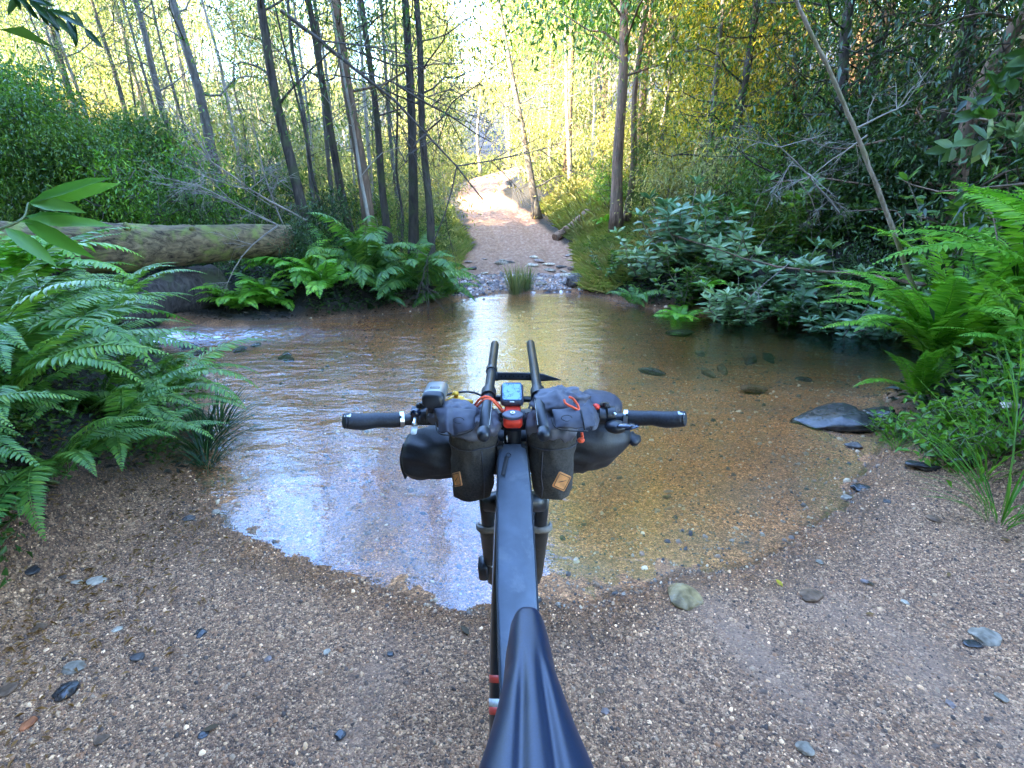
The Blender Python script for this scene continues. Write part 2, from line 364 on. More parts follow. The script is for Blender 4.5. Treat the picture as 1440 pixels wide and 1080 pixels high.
# pebbles of the gravel bar and the stream bed: nobody could count them
def pebbles(P, rad, seed, flat=.5, nv=6):
    rs = np.random.RandomState(seed); N = len(P); k = np.arange(nv) / nv * 2 * math.pi
    ang = rs.rand(N, 1) * 6.28; rr = rad[:, None] * (.7 + .5 * rs.rand(N, nv)); el = (.6 + .5 * rs.rand(N, 1))
    cx = np.cos(k) * rr; cy = np.sin(k) * rr * el; ca_, sa = np.cos(ang), np.sin(ang)
    bx, by = cx * ca_ - cy * sa, cx * sa + cy * ca_
    hh = rad * flat * (.6 + .8 * rs.rand(N)); tx, ty = rs.randn(N, 1) * .2, rs.randn(N, 1) * .2
    lo = np.stack([P[:, :1] + bx, P[:, 1:2] + by, P[:, 2:3] + 0 * bx - .3 * hh[:, None]], -1)
    hi = np.stack([P[:, :1] + bx * .68, P[:, 1:2] + by * .68, P[:, 2:3] + hh[:, None] + bx * tx + by * ty], -1)
    V = np.concatenate([lo, hi], 1).reshape(-1, 3); b = (np.arange(N) * 2 * nv)[:, None, None]
    q = np.array([[i, (i + 1) % nv, nv + (i + 1) % nv, nv + i] for i in range(nv)])
    return V, [(b + q[None]).reshape(-1, 4), (b[:, :, 0] + np.arange(nv, 2 * nv)[None])]
def pebmat(name, tint=(1, 1, 1), rough=.6):
    m, n, l, p, out = newmat(name); g = n.new('ShaderNodeNewGeometry')
    t = lambda c: tuple(a * b for a, b in zip(c, tint))
    c = ramp_out(n, l, g.outputs['Random Per Island'], [(0, t((.03, .028, .032))), (.2, t((.085, .075, .075))), (.45, t((.17, .13, .105))), (.62, t((.25, .17, .12))), (.8, t((.24, .23, .22))), (.93, t((.45, .38, .3))), (1, t((.68, .63, .56)))])
    ns = noise(n, l, 160, 3, g.outputs['Position']); c = mix(n, l, 1, c, ramp_out(n, l, ns.outputs[0], [(.3, (.75, .75, .75)), (.7, (1.2, 1.2, 1.2))]), 'MULTIPLY')
    l.new(c, p.inputs['Base Color']); p.inputs['Roughness'].default_value = rough; return m
rs = np.random.RandomState(5)
def scatter(n_, x0, x1, y0, y1, cond, pw=1.6):
    u = rs.rand(n_ * 3) ** pw; x = x0 + (x1 - x0) * rs.rand(n_ * 3); y = y0 + (y1 - y0) * u
    h, d, g_, t_ = terrain(x, y); k = cond(x, y, h, d, g_, t_); x, y, h = x[k][:n_], y[k][:n_], h[k][:n_]
    return np.stack([x, y, h], -1)
P = scatter(80000, -2.1, 2.9, .7, 4.6, lambda x, y, h, d, g, t: (g > .4) & (d > -.02) & (rs.rand(len(x)) > siltf(x, y) * .85))
rad = .0022 + .003 * rs.rand(len(P)) ** 2 + .007 * rs.rand(len(P)) ** 20
V, Fs = pebbles(P, rad, 1); tag(mesh_np('gravel', V, Fs, pebmat('gravel_stones', (1.75, 1.1, .64))), 'loose brown and grey gravel of the near bank', 'gravel', kind='stuff')
P = scatter(30000, -3.4, 4.6, 1.4, 8.8, lambda x, y, h, d, g, t: (d < .02), 1.5)
rad = (.003 + .004 * rs.rand(len(P)) ** 2 + .012 * rs.rand(len(P)) ** 22) * (1 + P[:, 1] * .12)
V, Fs = pebbles(P, rad, 2); tag(mesh_np('stream_gravel', V, Fs, pebmat('bed_stones', (1.25, 1.0, .72), .5)), 'golden brown gravel lying on the stream bed', 'gravel', kind='stuff')
P = scatter(2600, -1.3, 1.5, 8.9, 11.3, lambda x, y, h, d, g, t: (d > -.05) & (t > .5), 1.1)
rad = .012 + .03 * rs.rand(len(P)) ** 3 + .05 * rs.rand(len(P)) ** 18
V, Fs = pebbles(P, rad, 3, .45); tag(mesh_np('shore_rubble', V, Fs, pebmat('shore_stones', (1.1, 1, 1.05), .55)), 'pinkish grey rubble where the dirt track meets the far waterline', 'rubble', kind='stuff')

# ---------------------------------------------------------------- water
def watermat():
    m, n, l, p, out = newmat('water'); n.remove(p)
    g = n.new('ShaderNodeNewGeometry').outputs['Position']
    at_ = n.new('ShaderNodeAttribute'); at_.attribute_name = 'mask'; sp = n.new('ShaderNodeSeparateColor'); l.new(at_.outputs['Color'], sp.inputs[0])
    a = noise(n, l, 9, 3, mapping(n, l, g, (.8, 1.5, 1), (0, 0, R(14))), .7); b = noise(n, l, 26, 4, mapping(n, l, g, (.8, 1.3, 1), (0, 0, R(-8))), .4)
    c = noise(n, l, 3.2, 2, mapping(n, l, g, (.55, 1.5, 1), (0, 0, R(8))), .5)
    h = math_(n, l, 'ADD', math_(n, l, 'MULTIPLY', a.outputs[0], .5), math_(n, l, 'ADD', math_(n, l, 'MULTIPLY', b.outputs[0], .22), math_(n, l, 'MULTIPLY', c.outputs[0], .9)))
    b_ = n.new('ShaderNodeBump'); b_.inputs['Distance'].default_value = .018; l.new(h, b_.inputs['Height'])
    l.new(math_(n, l, 'ADD', math_(n, l, 'MULTIPLY', sp.outputs[1], .6), .3), b_.inputs['Strength'])
    fr = n.new('ShaderNodeLayerWeight'); fr.inputs['Blend'].default_value = .5; l.new(b_.outputs[0], fr.inputs['Normal'])
    fz = math_(n, l, 'ADD', math_(n, l, 'MULTIPLY', math_(n, l, 'POWER', fr.outputs['Facing'], 3.6), .9), .085)
    gl = n.new('ShaderNodeBsdfGlossy'); gl.inputs['Roughness'].default_value = .01; gl.inputs[0].default_value = (.74, .85, 1, 1); l.new(b_.outputs[0], gl.inputs['Normal'])  # gloss tinted blue to deepen the sky reflection; water itself reflects neutrally
    tr = n.new('ShaderNodeBsdfTransparent'); l.new(mix(n, l, at_.outputs['Alpha'], (.99, .98, .96), mix(n, l, sp.outputs[2], (.88, .80, .66), (.42, .4, .28))), tr.inputs[0])
    s1 = n.new('ShaderNodeMixShader'); l.new(fz, s1.inputs[0]); l.new(tr.outputs[0], s1.inputs[1]); l.new(gl.outputs[0], s1.inputs[2])
    fo = n.new('ShaderNodeBsdfDiffuse'); fo.inputs[0].default_value = (.75, .78, .85, 1)
    fn = noise(n, l, 16, 5, mapping(n, l, g, (.5, 1.6, 1), (0, 0, R(10))), 1.0, .7)
    ff = math_(n, l, 'MULTIPLY', sp.outputs[0], ramp_out(n, l, fn.outputs[0], [(.47, (0, 0, 0)), (.6, (.85, .85, .85))]))
    s2 = n.new('ShaderNodeMixShader'); l.new(ff, s2.inputs[0]); l.new(s1.outputs[0], s2.inputs[1]); l.new(fo.outputs[0], s2.inputs[2]); l.new(s2.outputs[0], out.inputs[0])
    return m
wx = axis([(-12, -5, .12), (-5, 5, .05), (5, 9, .12)]); wy = axis([(1.3, 4, .05), (4, 9.6, .05)])
WX, WY = np.meshgrid(wx, wy); WD = poly_sd(WP, WX, WY)
rap = np.exp(-(((WX + 4.1) / 1.3) ** 2 + ((WY - 6.25 - .05 * WX) / .36) ** 2)) + .5 * np.exp(-(((WX + 6.5) / 1.5) ** 2 + ((WY - 6.2) / .4) ** 2))
WZ = .0025 * vnoise(WX, WY * 1.6, 4, 41) + (.085) * rap * vnoise(WX + .3 * WY, WY * 1.8, 3.2, 43, 4) + .007 * sstep(-.5, -2.5, WX) * sstep(3.2, 4.5, WY) * vnoise(WX * .7, WY * 1.9, 5, 47) + .002 * vnoise(WX, WY * 1.5, 12, 44)
keep = (WD < .25); II = np.arange(WX.size).reshape(WX.shape)
kq = keep[:-1, :-1] & keep[1:, 1:] & keep[:-1, 1:] & keep[1:, :-1]
Q = np.stack([II[:-1, :-1], II[:-1, 1:], II[1:, 1:], II[1:, :-1]], -1)[kq]
used = np.unique(Q); remap = np.zeros(WX.size, int); remap[used] = np.arange(len(used))
water = mesh_np('water', np.stack([WX, WY, WZ], -1).reshape(-1, 3)[used], remap[Q], watermat(), smooth=True); tag(water, kind='structure')
dk = sstep(.0, 3.0, WX) * sstep(4.6, 5.4, WY + .1 * WX); calm = np.clip(sstep(3.2, 5.5, WY) * .5 + .9 * sstep(.3, -2.2, WX + .25 * (WY - 4)) * sstep(2.4, 3.8, WY) + rap, 0, 1.3)
ca = water.data.attributes.new('mask', 'FLOAT_COLOR', 'POINT')
ca.data.foreach_set('color', np.stack([np.clip(rap, 0, 1), calm, dk, sstep(.0, -.7, WD)], -1).reshape(-1, 4)[used].astype(np.float32).ravel())
# ---------------------------------------------------------------- foliage builders
def unit(a): return a / (np.linalg.norm(a, axis=-1, keepdims=True) + 1e-9)
class NP:                                  # collects leaf and stem arrays for one mesh
    def __init__(s): s.V = []; s.T = []; s.Q = []; s.n = 0
    def add(s, V, T=None, Q=None):
        if T is not None and len(T): s.T.append(np.asarray(T) + s.n)
        if Q is not None and len(Q): s.Q.append(np.asarray(Q) + s.n)
        s.V.append(V); s.n += len(V); return s
    def build(s, name, m, parent=None, smooth=False, local=False):
        return mesh_np(name, np.concatenate(s.V), [np.concatenate(x) for x in (s.T, s.Q) if x], m, parent, smooth, local)
def leaves(P, D, L, W, rs, full=False, curl=.25, up=None, jit=.55):
    N = len(P); D = unit(D); U = unit(rs.randn(N, 3) * jit + (np.array([0, 0, 1.]) if up is None else up))
    Sd = unit(np.cross(D, U)); Nn = np.cross(Sd, D); L = np.broadcast_to(L, N)[:, None]; W = np.broadcast_to(W, N)[:, None]
    if not full:
        f = W * .25
        V = np.stack([P, P + D * L * .45 + Sd * W * .5 + Nn * f, P + D * L - Nn * L * curl * .6, P + D * L * .45 - Sd * W * .5 + Nn * f], 1)
        b = (np.arange(N) * 4)[:, None]
        return V.reshape(-1, 3), np.concatenate([b + [[0, 1, 2]], b + [[0, 2, 3]]]), None
    def row(t, wd): c = P + D * L * t - Nn * L * curl * t * t; return [c + Sd * W * wd + Nn * W * .15, c, c - Sd * W * wd + Nn * W * .15]
    V = np.stack([P] + row(.22, .36) + row(.48, .5) + row(.76, .33) + [P + D * L - Nn * L * curl], 1)
    b = (np.arange(N) * 11)[:, None]
    T = [(0, 1, 2), (0, 2, 3), (7, 10, 8), (8, 10, 9)]; Q = [(1, 4, 5, 2), (2, 5, 6, 3), (4, 7, 8, 5), (5, 8, 9, 6)]
    return V.reshape(-1, 3), np.concatenate([b + [t] for t in T]), np.concatenate([b + [q] for q in Q])
def cloud(centres, sig, per, L, W, rs, droop=.3, full=False, flat=.7, out=0.4):
    c = np.repeat(np.asarray(centres, float), per, 0); off = rs.randn(len(c), 3) * [1, 1, flat]
    P = c + off * (np.repeat(np.broadcast_to(sig, len(centres)), per)[:, None])
    D = unit(off) * out + rs.randn(len(c), 3) * .6 - np.array([0, 0, droop])
    return leaves(P, D, L * (.7 + .6 * rs.rand(len(c))), W * (.7 + .6 * rs.rand(len(c))), rs, full)
def limb(a, b, r0, r1, rs, wob=.06, seg=6, sag=0):
    a, b = np.array(a, float), np.array(b, float); n = np.linalg.norm(b - a); pts = []
    for i in range(seg + 1):
        t = i / seg; pts.append(a + (b - a) * t + (rs.randn(3) * wob * n * (0 < i) * (i < seg)) * .6 - np.array([0, 0, sag * n * math.sin(t * 3.14)]))
    return bez(pts, seg * 2), list(np.linspace(r0, r1, len(bez(pts, seg * 2))))
def tree_geo(h, r, rs, crown0=.3, spread=1.6, limbs=16, clumps=3, per=40, L=.1, W=.025, sig=.3, droop=.6, lean=(0, 0), path=None, rise=.6, top_taper=.25, flat=.7, nsides=8):
    """trunk with limbs (MB) and leaf arrays (NP), base at the origin"""
    t = MB(); lv = NP()
    if path is None:
        path = [Vector((lean[0] * s * h + rs.randn() * .012 * h * (s > 0), lean[1] * s * h + rs.randn() * .012 * h * (s > 0), h * s)) for s in (0, .2, .4, .6, .8, 1)]
    pts = bez(path, 20); n = len(pts); rad = [r * (1 - (1 - top_taper) * i / (n - 1)) * (1 + .5 * math.exp(-i * 1.1)) for i in range(n)]
    t.tube(pts, rad, nsides)
    cen = []
    for k in range(limbs):
        s = crown0 + (1 - crown0) * (k + rs.rand()) / limbs; i = min(n - 1, int(s * (n - 1))); p = pts[i]; a = k * 2.4 + rs.rand()
        ln = spread * (1.15 - .7 * (s - crown0) / (1 - crown0)) * (.6 + .6 * rs.rand())
        e = np.array(p) + np.array([math.cos(a) * ln, math.sin(a) * ln, ln * rise * (.4 + rs.rand())])
        lp, lr = limb(p, e, max(.005, rad[i] * .28), .003, rs, .06, 5); t.tube(lp, lr, 5, cap=False)
        for j in range(clumps):
            u = .35 + .65 * (j + rs.rand()) / clumps; q = np.array(lp[min(len(lp) - 1, int(u * (len(lp) - 1)))]); q2 = q + rs.randn(3) * sig * .9
            t.tube([q, (q + q2) / 2 + rs.randn(3) * .03, q2], [.008, .006, .003], 4, cap=False); cen.append(q2)
    V, T, Q = cloud(cen, sig, per, L, W, rs, droop, flat=flat); lv.add(V, T, Q)
    return t, lv
PROTO = {}; HTS = {'slim': 14, 'slim2': 16, 'slim3': 13, 'light': 10.6, 'leafy': 9.8, 'bushy': 1.7}
def tree_proto(key, bark, leaf, seed, **kw):
    rs = np.random.RandomState(seed); root = thing('tree', (0, 0, 0)); t, lv = tree_geo(rs=rs, **kw)
    t.build('trunk', BK[bark], root); lv.build('crown', G[leaf], root); root['fresh'] = 1; PROTO[key] = root; return root
def put(key, x, y, z=None, rot=0, sc=1.0, name=None, label='', cat='tree', group=None, sz=None, tilt=(0, 0)):
    src = PROTO[key]
    if src.get('fresh'): o = src; del src['fresh']
    else: o = copy_tree(src)
    for k in ('label', 'group', 'category'):
        if k in o: del o[k]
    if name: o.name = name
    if key in HTS and -55 < math.degrees(math.atan2(x, y)) < 3:   # the wood is lower on the open left side
        dist = math.hypot(x, y); lim = CAMZ + dist * math.tan(R(19 if x < -2 else 23)); sc = min(sc, max(.3, (lim - hz(x, y)) / HTS[key]))
    o.location = (x, y, hz(x, y) - .04 if z is None else z); o.rotation_euler = (tilt[0], tilt[1], rot); o.scale = (sc, sc, sz or sc)
    return tag(o, label, cat, group)

# ---- trees with their trunks in view on the left bank; crowns mostly above the frame
def own_tree(name, label, pxb, pyb, pxt, pyt, Y, r, bark, leaf, seed, H=11, limbs=12, per=18, crown0=.35, spread=1.5, group=None, L=.10, W=.022, lean_y=0.0, sig=.3, wob=.006):
    b = at(pxb, pyb, Y); b.z = hz(b.x, b.y) - .05
    t_ = at(pxt, pyt, Y + lean_y); dr = (t_ - b) / (t_.z - b.z)
    rs = np.random.RandomState(seed)
    path = [dr * (H * s) + Vector((rs.randn(), rs.randn(), 0)) * wob * H * (0 < s) * (.5 if s < .4 else 1) for s in (0, .12, .24, .36, .5, .7, 1)]
    root = thing(name, b, label, 'tree', group); ORG[root.name] = Vector()
    t, lv = tree_geo(H, r, rs, crown0=crown0, spread=spread, limbs=limbs, clumps=3, per=per, L=L, W=W, sig=sig, droop=.7, path=path)
    t.build('trunk', BK[bark], root); lv.build('crown', G[leaf], root); return root
GL = 'tall slender trees behind the fallen log'
own_tree('tree', 'slim grey trunk at far left leaning out above the dark bush', 118, 200, 62, 0, 12, .075, 'grey', 'olive', 101, group=GL)
own_tree('tree', 'thin pale grey trunk, second from the left in the tall stand', 192, 215, 132, 0, 12.5, .06, 'grey', 'mid', 102, group=GL)
own_tree('tree', 'pale trunk leaning left just right of the second thin grey trunk', 226, 220, 158, 0, 13, .065, 'pale', 'olive', 103, group=GL)
own_tree('tree', 'grey trunk in the middle of the tall left stand, crossing its paler neighbour', 252, 205, 186, 0, 11.5, .08, 'grey', 'mid', 104, group=GL)
own_tree('tree', 'thicker grey trunk standing alone above the bleached dead branches', 304, 190, 246, 0, 11, .11, 'grey', 'olive', 105, group=GL)
own_tree('tree', 'thin straight sapling between the thick grey trunk and the pale one', 276, 190, 232, 0, 14, .05, 'pale', 'olive', 116, group=GL)
GM = 'dark trees growing over the ferns on the left bank'
own_tree('tree', 'dark scaly trunk rising from the right end of the fallen log', 436, 350, 364, 0, 8.6, .095, 'dark', 'mid', 106, H=10, per=34, spread=1.9, group=GM)
own_tree('tree', 'dark brown trunk at the left edge of the close trunk cluster', 498, 335, 440, 30, 9.2, .075, 'dark', 'dark', 107, H=10, per=34, spread=1.9, group=GM)
own_tree('tree', 'thickest rust-patched trunk of the close trunk cluster', 520, 335, 474, 0, 9.0, .11, 'brown', 'mid', 108, H=11, per=34, spread=1.9, group=GM)
own_tree('tree', 'lichen-pale thin stem leaning on the thickest rust-patched trunk', 527, 345, 490, 150, 8.8, .035, 'pale', 'mid', 117, H=6, group=GM, limbs=6)
own_tree('tree', 'slim dark trunk between the thickest trunk and the black straight one', 549, 335, 508, 0, 9.4, .07, 'dark', 'mid', 109, H=10, per=34, spread=1.9, group=GM)
own_tree('tree', 'black straight trunk, second from the track side of the cluster', 579, 335, 569, 0, 8.9, .085, 'dark', 'dark', 110, H=11, per=34, spread=1.9, group=GM)
own_tree('tree', 'black straight trunk closest to the dirt track', 603, 352, 588, 0, 8.5, .07, 'dark', 'mid', 111, H=10, per=34, spread=1.9, group=GM)
own_tree('tree', 'very thin dark sapling in front of the close trunk cluster', 465, 330, 410, 120, 8.8, .03, 'dark', 'mid', 118, H=6, limbs=8, group=GM)
own_tree('tree', 'thin curved dark sapling behind the slim dark trunk', 560, 320, 560, 130, 10, .03, 'dark', 'mid', 119, H=7, limbs=8, group=GM, wob=.03)
GR_ = 'trees beside the dirt track'
own_tree('tree', 'tan sunlit trunk leaning over the grass bank right of the track', 757, 250, 706, 20, 19, .13, 'grey', 'yellow', 112, H=13, group=GR_, per=60, spread=2.5, sig=.5, L=.14, W=.04, crown0=.15, limbs=18)
own_tree('tree', 'thin white twin stem standing behind the fallen brown log', 802, 245, 796, 120, 22, .09, 'pale', 'yellow', 113, H=11, group=GR_, per=50, spread=2, sig=.5, L=.14, W=.04)
own_tree('tree', 'reddish brown stringy-barked trunk high on the right bank', 874, 210, 880, 0, 14, .15, 'brown', 'mid', 114, H=15, group=GR_, per=80, spread=3.4, sig=.6, crown0=.36, limbs=26, L=.16, W=.06)
own_tree('tree', 'crooked brown stem forking beside the stringy-barked trunk', 888, 205, 902, 30, 14.3, .09, 'brown', 'mid', 115, H=13, group=GR_, per=80, crown0=.4, spread=2.6, sig=.5, limbs=20, L=.16, W=.06)

rq = random.Random(21)
for i in range(22):                        # the slim trunks that fill the stand
    pb_ = rq.uniform(70, 420) if i < 15 else rq.uniform(440, 620); Yq = rq.uniform(11.5, 17) if i < 15 else rq.uniform(9.8, 12.5); ptx = pb_ - (720 - pb_) * .13 - rq.uniform(-6, 10)
    own_tree('tree', 'slim straight trunk filling the gaps of the tall stand at the left' if i < 15 else 'slim dark stem filling the gaps of the close trunk cluster', pb_, 215 if i < 15 else 320, ptx, 0, Yq, rq.uniform(.028, .05), 'pale' if i % 3 else 'grey', ['olive', 'mid', 'yellow'][i % 3], 700 + i, H=9.5, limbs=10, per=14, group='slim trunks filling the left stand', wob=.005)
# ---- repeated kinds
tree_proto('slim', 'pale', 'yellow', 201, h=13, r=.11, crown0=.3, spread=2.0, limbs=26, clumps=4, per=52, L=.22, W=.06, sig=.5)
tree_proto('slim2', 'grey', 'yellow', 202, h=15, r=.13, crown0=.35, spread=2.2, limbs=28, clumps=4, per=52, L=.22, W=.06, sig=.55)
tree_proto('slim3', 'pale', 'olive', 203, h=12, r=.09, crown0=.22, spread=1.8, limbs=24, clumps=4, per=52, L=.22, W=.06, sig=.5)
tree_proto('light', 'grey', 'olive', 204, h=10, r=.07, crown0=.12, spread=1.3, limbs=20, clumps=3, per=26, L=.12, W=.03, sig=.3)
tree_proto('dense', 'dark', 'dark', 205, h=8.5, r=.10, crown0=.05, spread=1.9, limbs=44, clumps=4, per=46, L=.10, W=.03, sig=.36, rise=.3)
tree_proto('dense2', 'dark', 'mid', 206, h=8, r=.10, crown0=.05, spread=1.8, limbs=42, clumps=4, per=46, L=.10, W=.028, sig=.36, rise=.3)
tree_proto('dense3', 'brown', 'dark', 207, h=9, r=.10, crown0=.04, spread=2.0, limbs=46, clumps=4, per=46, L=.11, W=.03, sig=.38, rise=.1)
tree_proto('tall', 'brown', 'mid', 215, h=14, r=.14, crown0=.3, spread=2.8, limbs=34, clumps=4, per=60, L=.16, W=.055, sig=.5)
tree_proto('leafy', 'grey', 'olive', 216, h=9, r=.06, crown0=.1, spread=1.5, limbs=30, clumps=4, per=40, L=.12, W=.035, sig=.3)
tree_proto('shrubd', 'dark', 'mid', 217, h=2.6, r=.04, crown0=.03, spread=1.4, limbs=44, clumps=4, per=80, L=.10, W=.036, sig=.26, rise=.3)
tree_proto('shade', 'dark', 'dark', 214, h=9, r=.10, crown0=.05, spread=2.1, limbs=44, clumps=4, per=44, L=.26, W=.13, sig=.4, rise=.3)
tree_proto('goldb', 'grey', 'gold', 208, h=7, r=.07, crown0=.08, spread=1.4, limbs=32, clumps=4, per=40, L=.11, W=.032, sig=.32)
tree_proto('bush', 'dark', 'mid', 209, h=1.3, r=.02, crown0=.05, spread=.75, limbs=20, clumps=3, per=38, L=.075, W=.024, sig=.17)
tree_proto('bushd', 'dark', 'dark', 210, h=1.6, r=.025, crown0=.05, spread=.9, limbs=24, clumps=3, per=44, L=.09, W=.035, sig=.2)
tree_proto('bushl', 'grey', 'lime', 211, h=1.2, r=.02, crown0=.05, spread=.7, limbs=20, clumps=3, per=38, L=.07, W=.022, sig=.17)
tree_proto('bushy', 'grey', 'yellow', 212, h=1.6, r=.025, crown0=.05, spread=1.0, limbs=22, clumps=3, per=38, L=.10, W=.03, sig=.24)
tree_proto('fir', 'dark', 'mid', 213, h=4.2, r=.04, crown0=.05, spread=.9, limbs=34, clumps=3, per=50, L=.12, W=.012, sig=.16, droop=.2)
rnd = random.Random(3)
# sunlit wood beyond the track
N_ = 0
for row, (y0, n_, x0, x1) in enumerate(((19, 8, -15, 12), (24, 13, -20, 19), (29, 16, -26, 26), (35, 18, -32, 33), (42, 20, -40, 42), (50, 22, -48, 50), (60, 24, -58, 60))):
    for k in range(n_):
        x = lerp(x0, x1, (k + .5 + rnd.uniform(-.35, .35)) / n_); y = y0 + rnd.uniform(-2, 2)
        cxx = np.interp(y, TY, CX)
        if abs(x - cxx) < 1.9: x = cxx + 2.6 * (1 if x > cxx else -1)
        if y < 26 and -1 < x - cxx < 3.2 and x > 0: x += 2.5
        left = x < -5
        if left and y < 23 : key = 'light'
        else: key = rnd.choice(['slim', 'slim2', 'slim3'] if not left else ['slim3', 'light', 'slim2'])
        if .04 < x / y < .34 and 22 < y < 45 and k % 2: key = 'tall'
        lb = {'tall': 'full mid-green tree among the yellow ones of the far wood right of the track', 'slim': 'pale-stemmed slender tree in the sunlit yellow-green wood beyond the track', 'slim2': 'tall grey-stemmed tree in the sunlit yellow-green wood beyond the track',
              'slim3': 'pale-stemmed tree with duller olive leaves in the wood beyond the track', 'light': 'thin sparse tree in the bright wood far behind the fallen log'}[key]
        put(key, x, y, rot=rnd.uniform(0, 6.28), sc=rnd.uniform(.85, 1.2) * (1 if y < 40 else 1.35), label=lb, group='trees of the far wood', name='far_tree')
for i, (x, y) in enumerate([(-3.2, 13), (-5, 12.2), (-6.4, 13.5), (-8.2, 12.6), (-4.2, 15.5), (-2.2, 16.5), (-9.8, 14), (-11.5, 13), (-7.2, 15.8), (-2.6, 12.4), (-13, 15), (-9, 11.4)]):
    put('leafy', x, y, rot=i * 1.7, sc=.8 + .1 * (i % 4), name='leafy_tree', label='small-leaved green tree in the thicket behind the left trunks', group='leafy trees behind the left trunks')
# dense dark wall on the right
k_ = 0
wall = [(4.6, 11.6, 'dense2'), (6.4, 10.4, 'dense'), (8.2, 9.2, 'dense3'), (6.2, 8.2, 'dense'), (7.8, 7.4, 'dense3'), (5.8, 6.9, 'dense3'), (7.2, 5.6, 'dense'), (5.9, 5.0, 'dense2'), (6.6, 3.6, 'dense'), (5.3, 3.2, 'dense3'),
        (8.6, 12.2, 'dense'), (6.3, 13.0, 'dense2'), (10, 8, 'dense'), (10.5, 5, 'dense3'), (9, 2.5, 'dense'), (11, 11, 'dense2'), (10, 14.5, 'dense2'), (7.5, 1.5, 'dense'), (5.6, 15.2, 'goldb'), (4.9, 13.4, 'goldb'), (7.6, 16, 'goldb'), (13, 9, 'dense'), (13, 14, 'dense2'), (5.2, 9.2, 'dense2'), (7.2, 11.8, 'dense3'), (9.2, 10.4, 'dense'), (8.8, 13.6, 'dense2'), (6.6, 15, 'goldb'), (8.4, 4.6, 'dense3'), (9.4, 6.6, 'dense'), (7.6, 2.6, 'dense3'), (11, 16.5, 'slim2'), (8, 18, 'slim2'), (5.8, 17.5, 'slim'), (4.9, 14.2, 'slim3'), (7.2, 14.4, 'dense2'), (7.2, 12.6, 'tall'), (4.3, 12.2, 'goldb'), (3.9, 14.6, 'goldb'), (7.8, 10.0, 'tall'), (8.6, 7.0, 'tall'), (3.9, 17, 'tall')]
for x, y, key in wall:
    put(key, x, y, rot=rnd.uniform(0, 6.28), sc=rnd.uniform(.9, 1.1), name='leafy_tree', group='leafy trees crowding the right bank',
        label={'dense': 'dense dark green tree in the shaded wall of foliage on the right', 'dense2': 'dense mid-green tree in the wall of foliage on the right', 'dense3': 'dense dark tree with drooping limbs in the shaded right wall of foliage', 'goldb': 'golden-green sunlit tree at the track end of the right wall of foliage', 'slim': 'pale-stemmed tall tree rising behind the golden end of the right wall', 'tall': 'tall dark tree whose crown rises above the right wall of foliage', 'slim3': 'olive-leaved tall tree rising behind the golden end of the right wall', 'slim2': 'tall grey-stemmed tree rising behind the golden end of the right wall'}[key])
# left: dark bush mass and lighter shrubs behind the log
for x, y, key, sc, lb in [(-6.9, 8.9, 'shrubd', .72, 'dark leafy shrub at far left above the fallen log'), (-7.9, 9.2, 'shrubd', .88, 'dark drooping shrub behind the left part of the log'), (-9.2, 10.4, 'shrubd', 1.0, 'tall dark shrub at the left edge, behind the drooping one'), (-11.2, 11.8, 'shrubd', 1.15, 'big dark shrub farthest left, half out of the photo'),
                     (-7.0, 10.6, 'shrubd', .75, 'rounded mid-green shrub below the thin leaning trunks'), (-6.9, 6.7, 'shrubd', .5, 'small dark shrub in front of the log at far left')]:
    put(key, x, y, rot=rnd.uniform(0, 6.28), sc=sc, name='shrub', cat='shrub', label=lb, group='dark shrubs at far left')
for x, y, key, sc, lb in [(-6.1, 8.6, 'bushl', 1.15, 'bright green bush just behind the middle of the log'), (-5.2, 8.7, 'bush', 1.0, 'green bush behind the log, left of the dead branches'), (-5.6, 10, 'bushl', 1.3, 'bright fresh-green bush further back above the log'), (-4.4, 9.8, 'bush', 1.2, 'bush tangled with the bleached dead branches'),
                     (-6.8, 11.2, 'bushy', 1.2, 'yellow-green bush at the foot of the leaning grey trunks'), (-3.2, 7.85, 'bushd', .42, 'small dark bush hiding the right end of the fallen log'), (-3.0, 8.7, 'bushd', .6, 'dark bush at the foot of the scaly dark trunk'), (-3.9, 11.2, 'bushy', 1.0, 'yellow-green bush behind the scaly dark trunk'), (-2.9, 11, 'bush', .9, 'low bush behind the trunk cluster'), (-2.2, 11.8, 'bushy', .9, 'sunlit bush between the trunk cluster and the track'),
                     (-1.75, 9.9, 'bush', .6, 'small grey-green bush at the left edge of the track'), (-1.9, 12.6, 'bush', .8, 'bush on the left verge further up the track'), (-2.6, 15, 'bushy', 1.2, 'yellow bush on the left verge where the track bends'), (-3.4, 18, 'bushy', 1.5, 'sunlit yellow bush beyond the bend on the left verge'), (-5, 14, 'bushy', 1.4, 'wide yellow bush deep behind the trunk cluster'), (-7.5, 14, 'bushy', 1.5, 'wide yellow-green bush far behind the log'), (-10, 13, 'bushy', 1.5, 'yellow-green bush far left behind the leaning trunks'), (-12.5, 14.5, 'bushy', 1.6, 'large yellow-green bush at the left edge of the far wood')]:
    put(key, x, y, rot=rnd.uniform(0, 6.28), sc=sc, name='bush', cat='bush', label=lb, group='bushes behind the log and trunks')
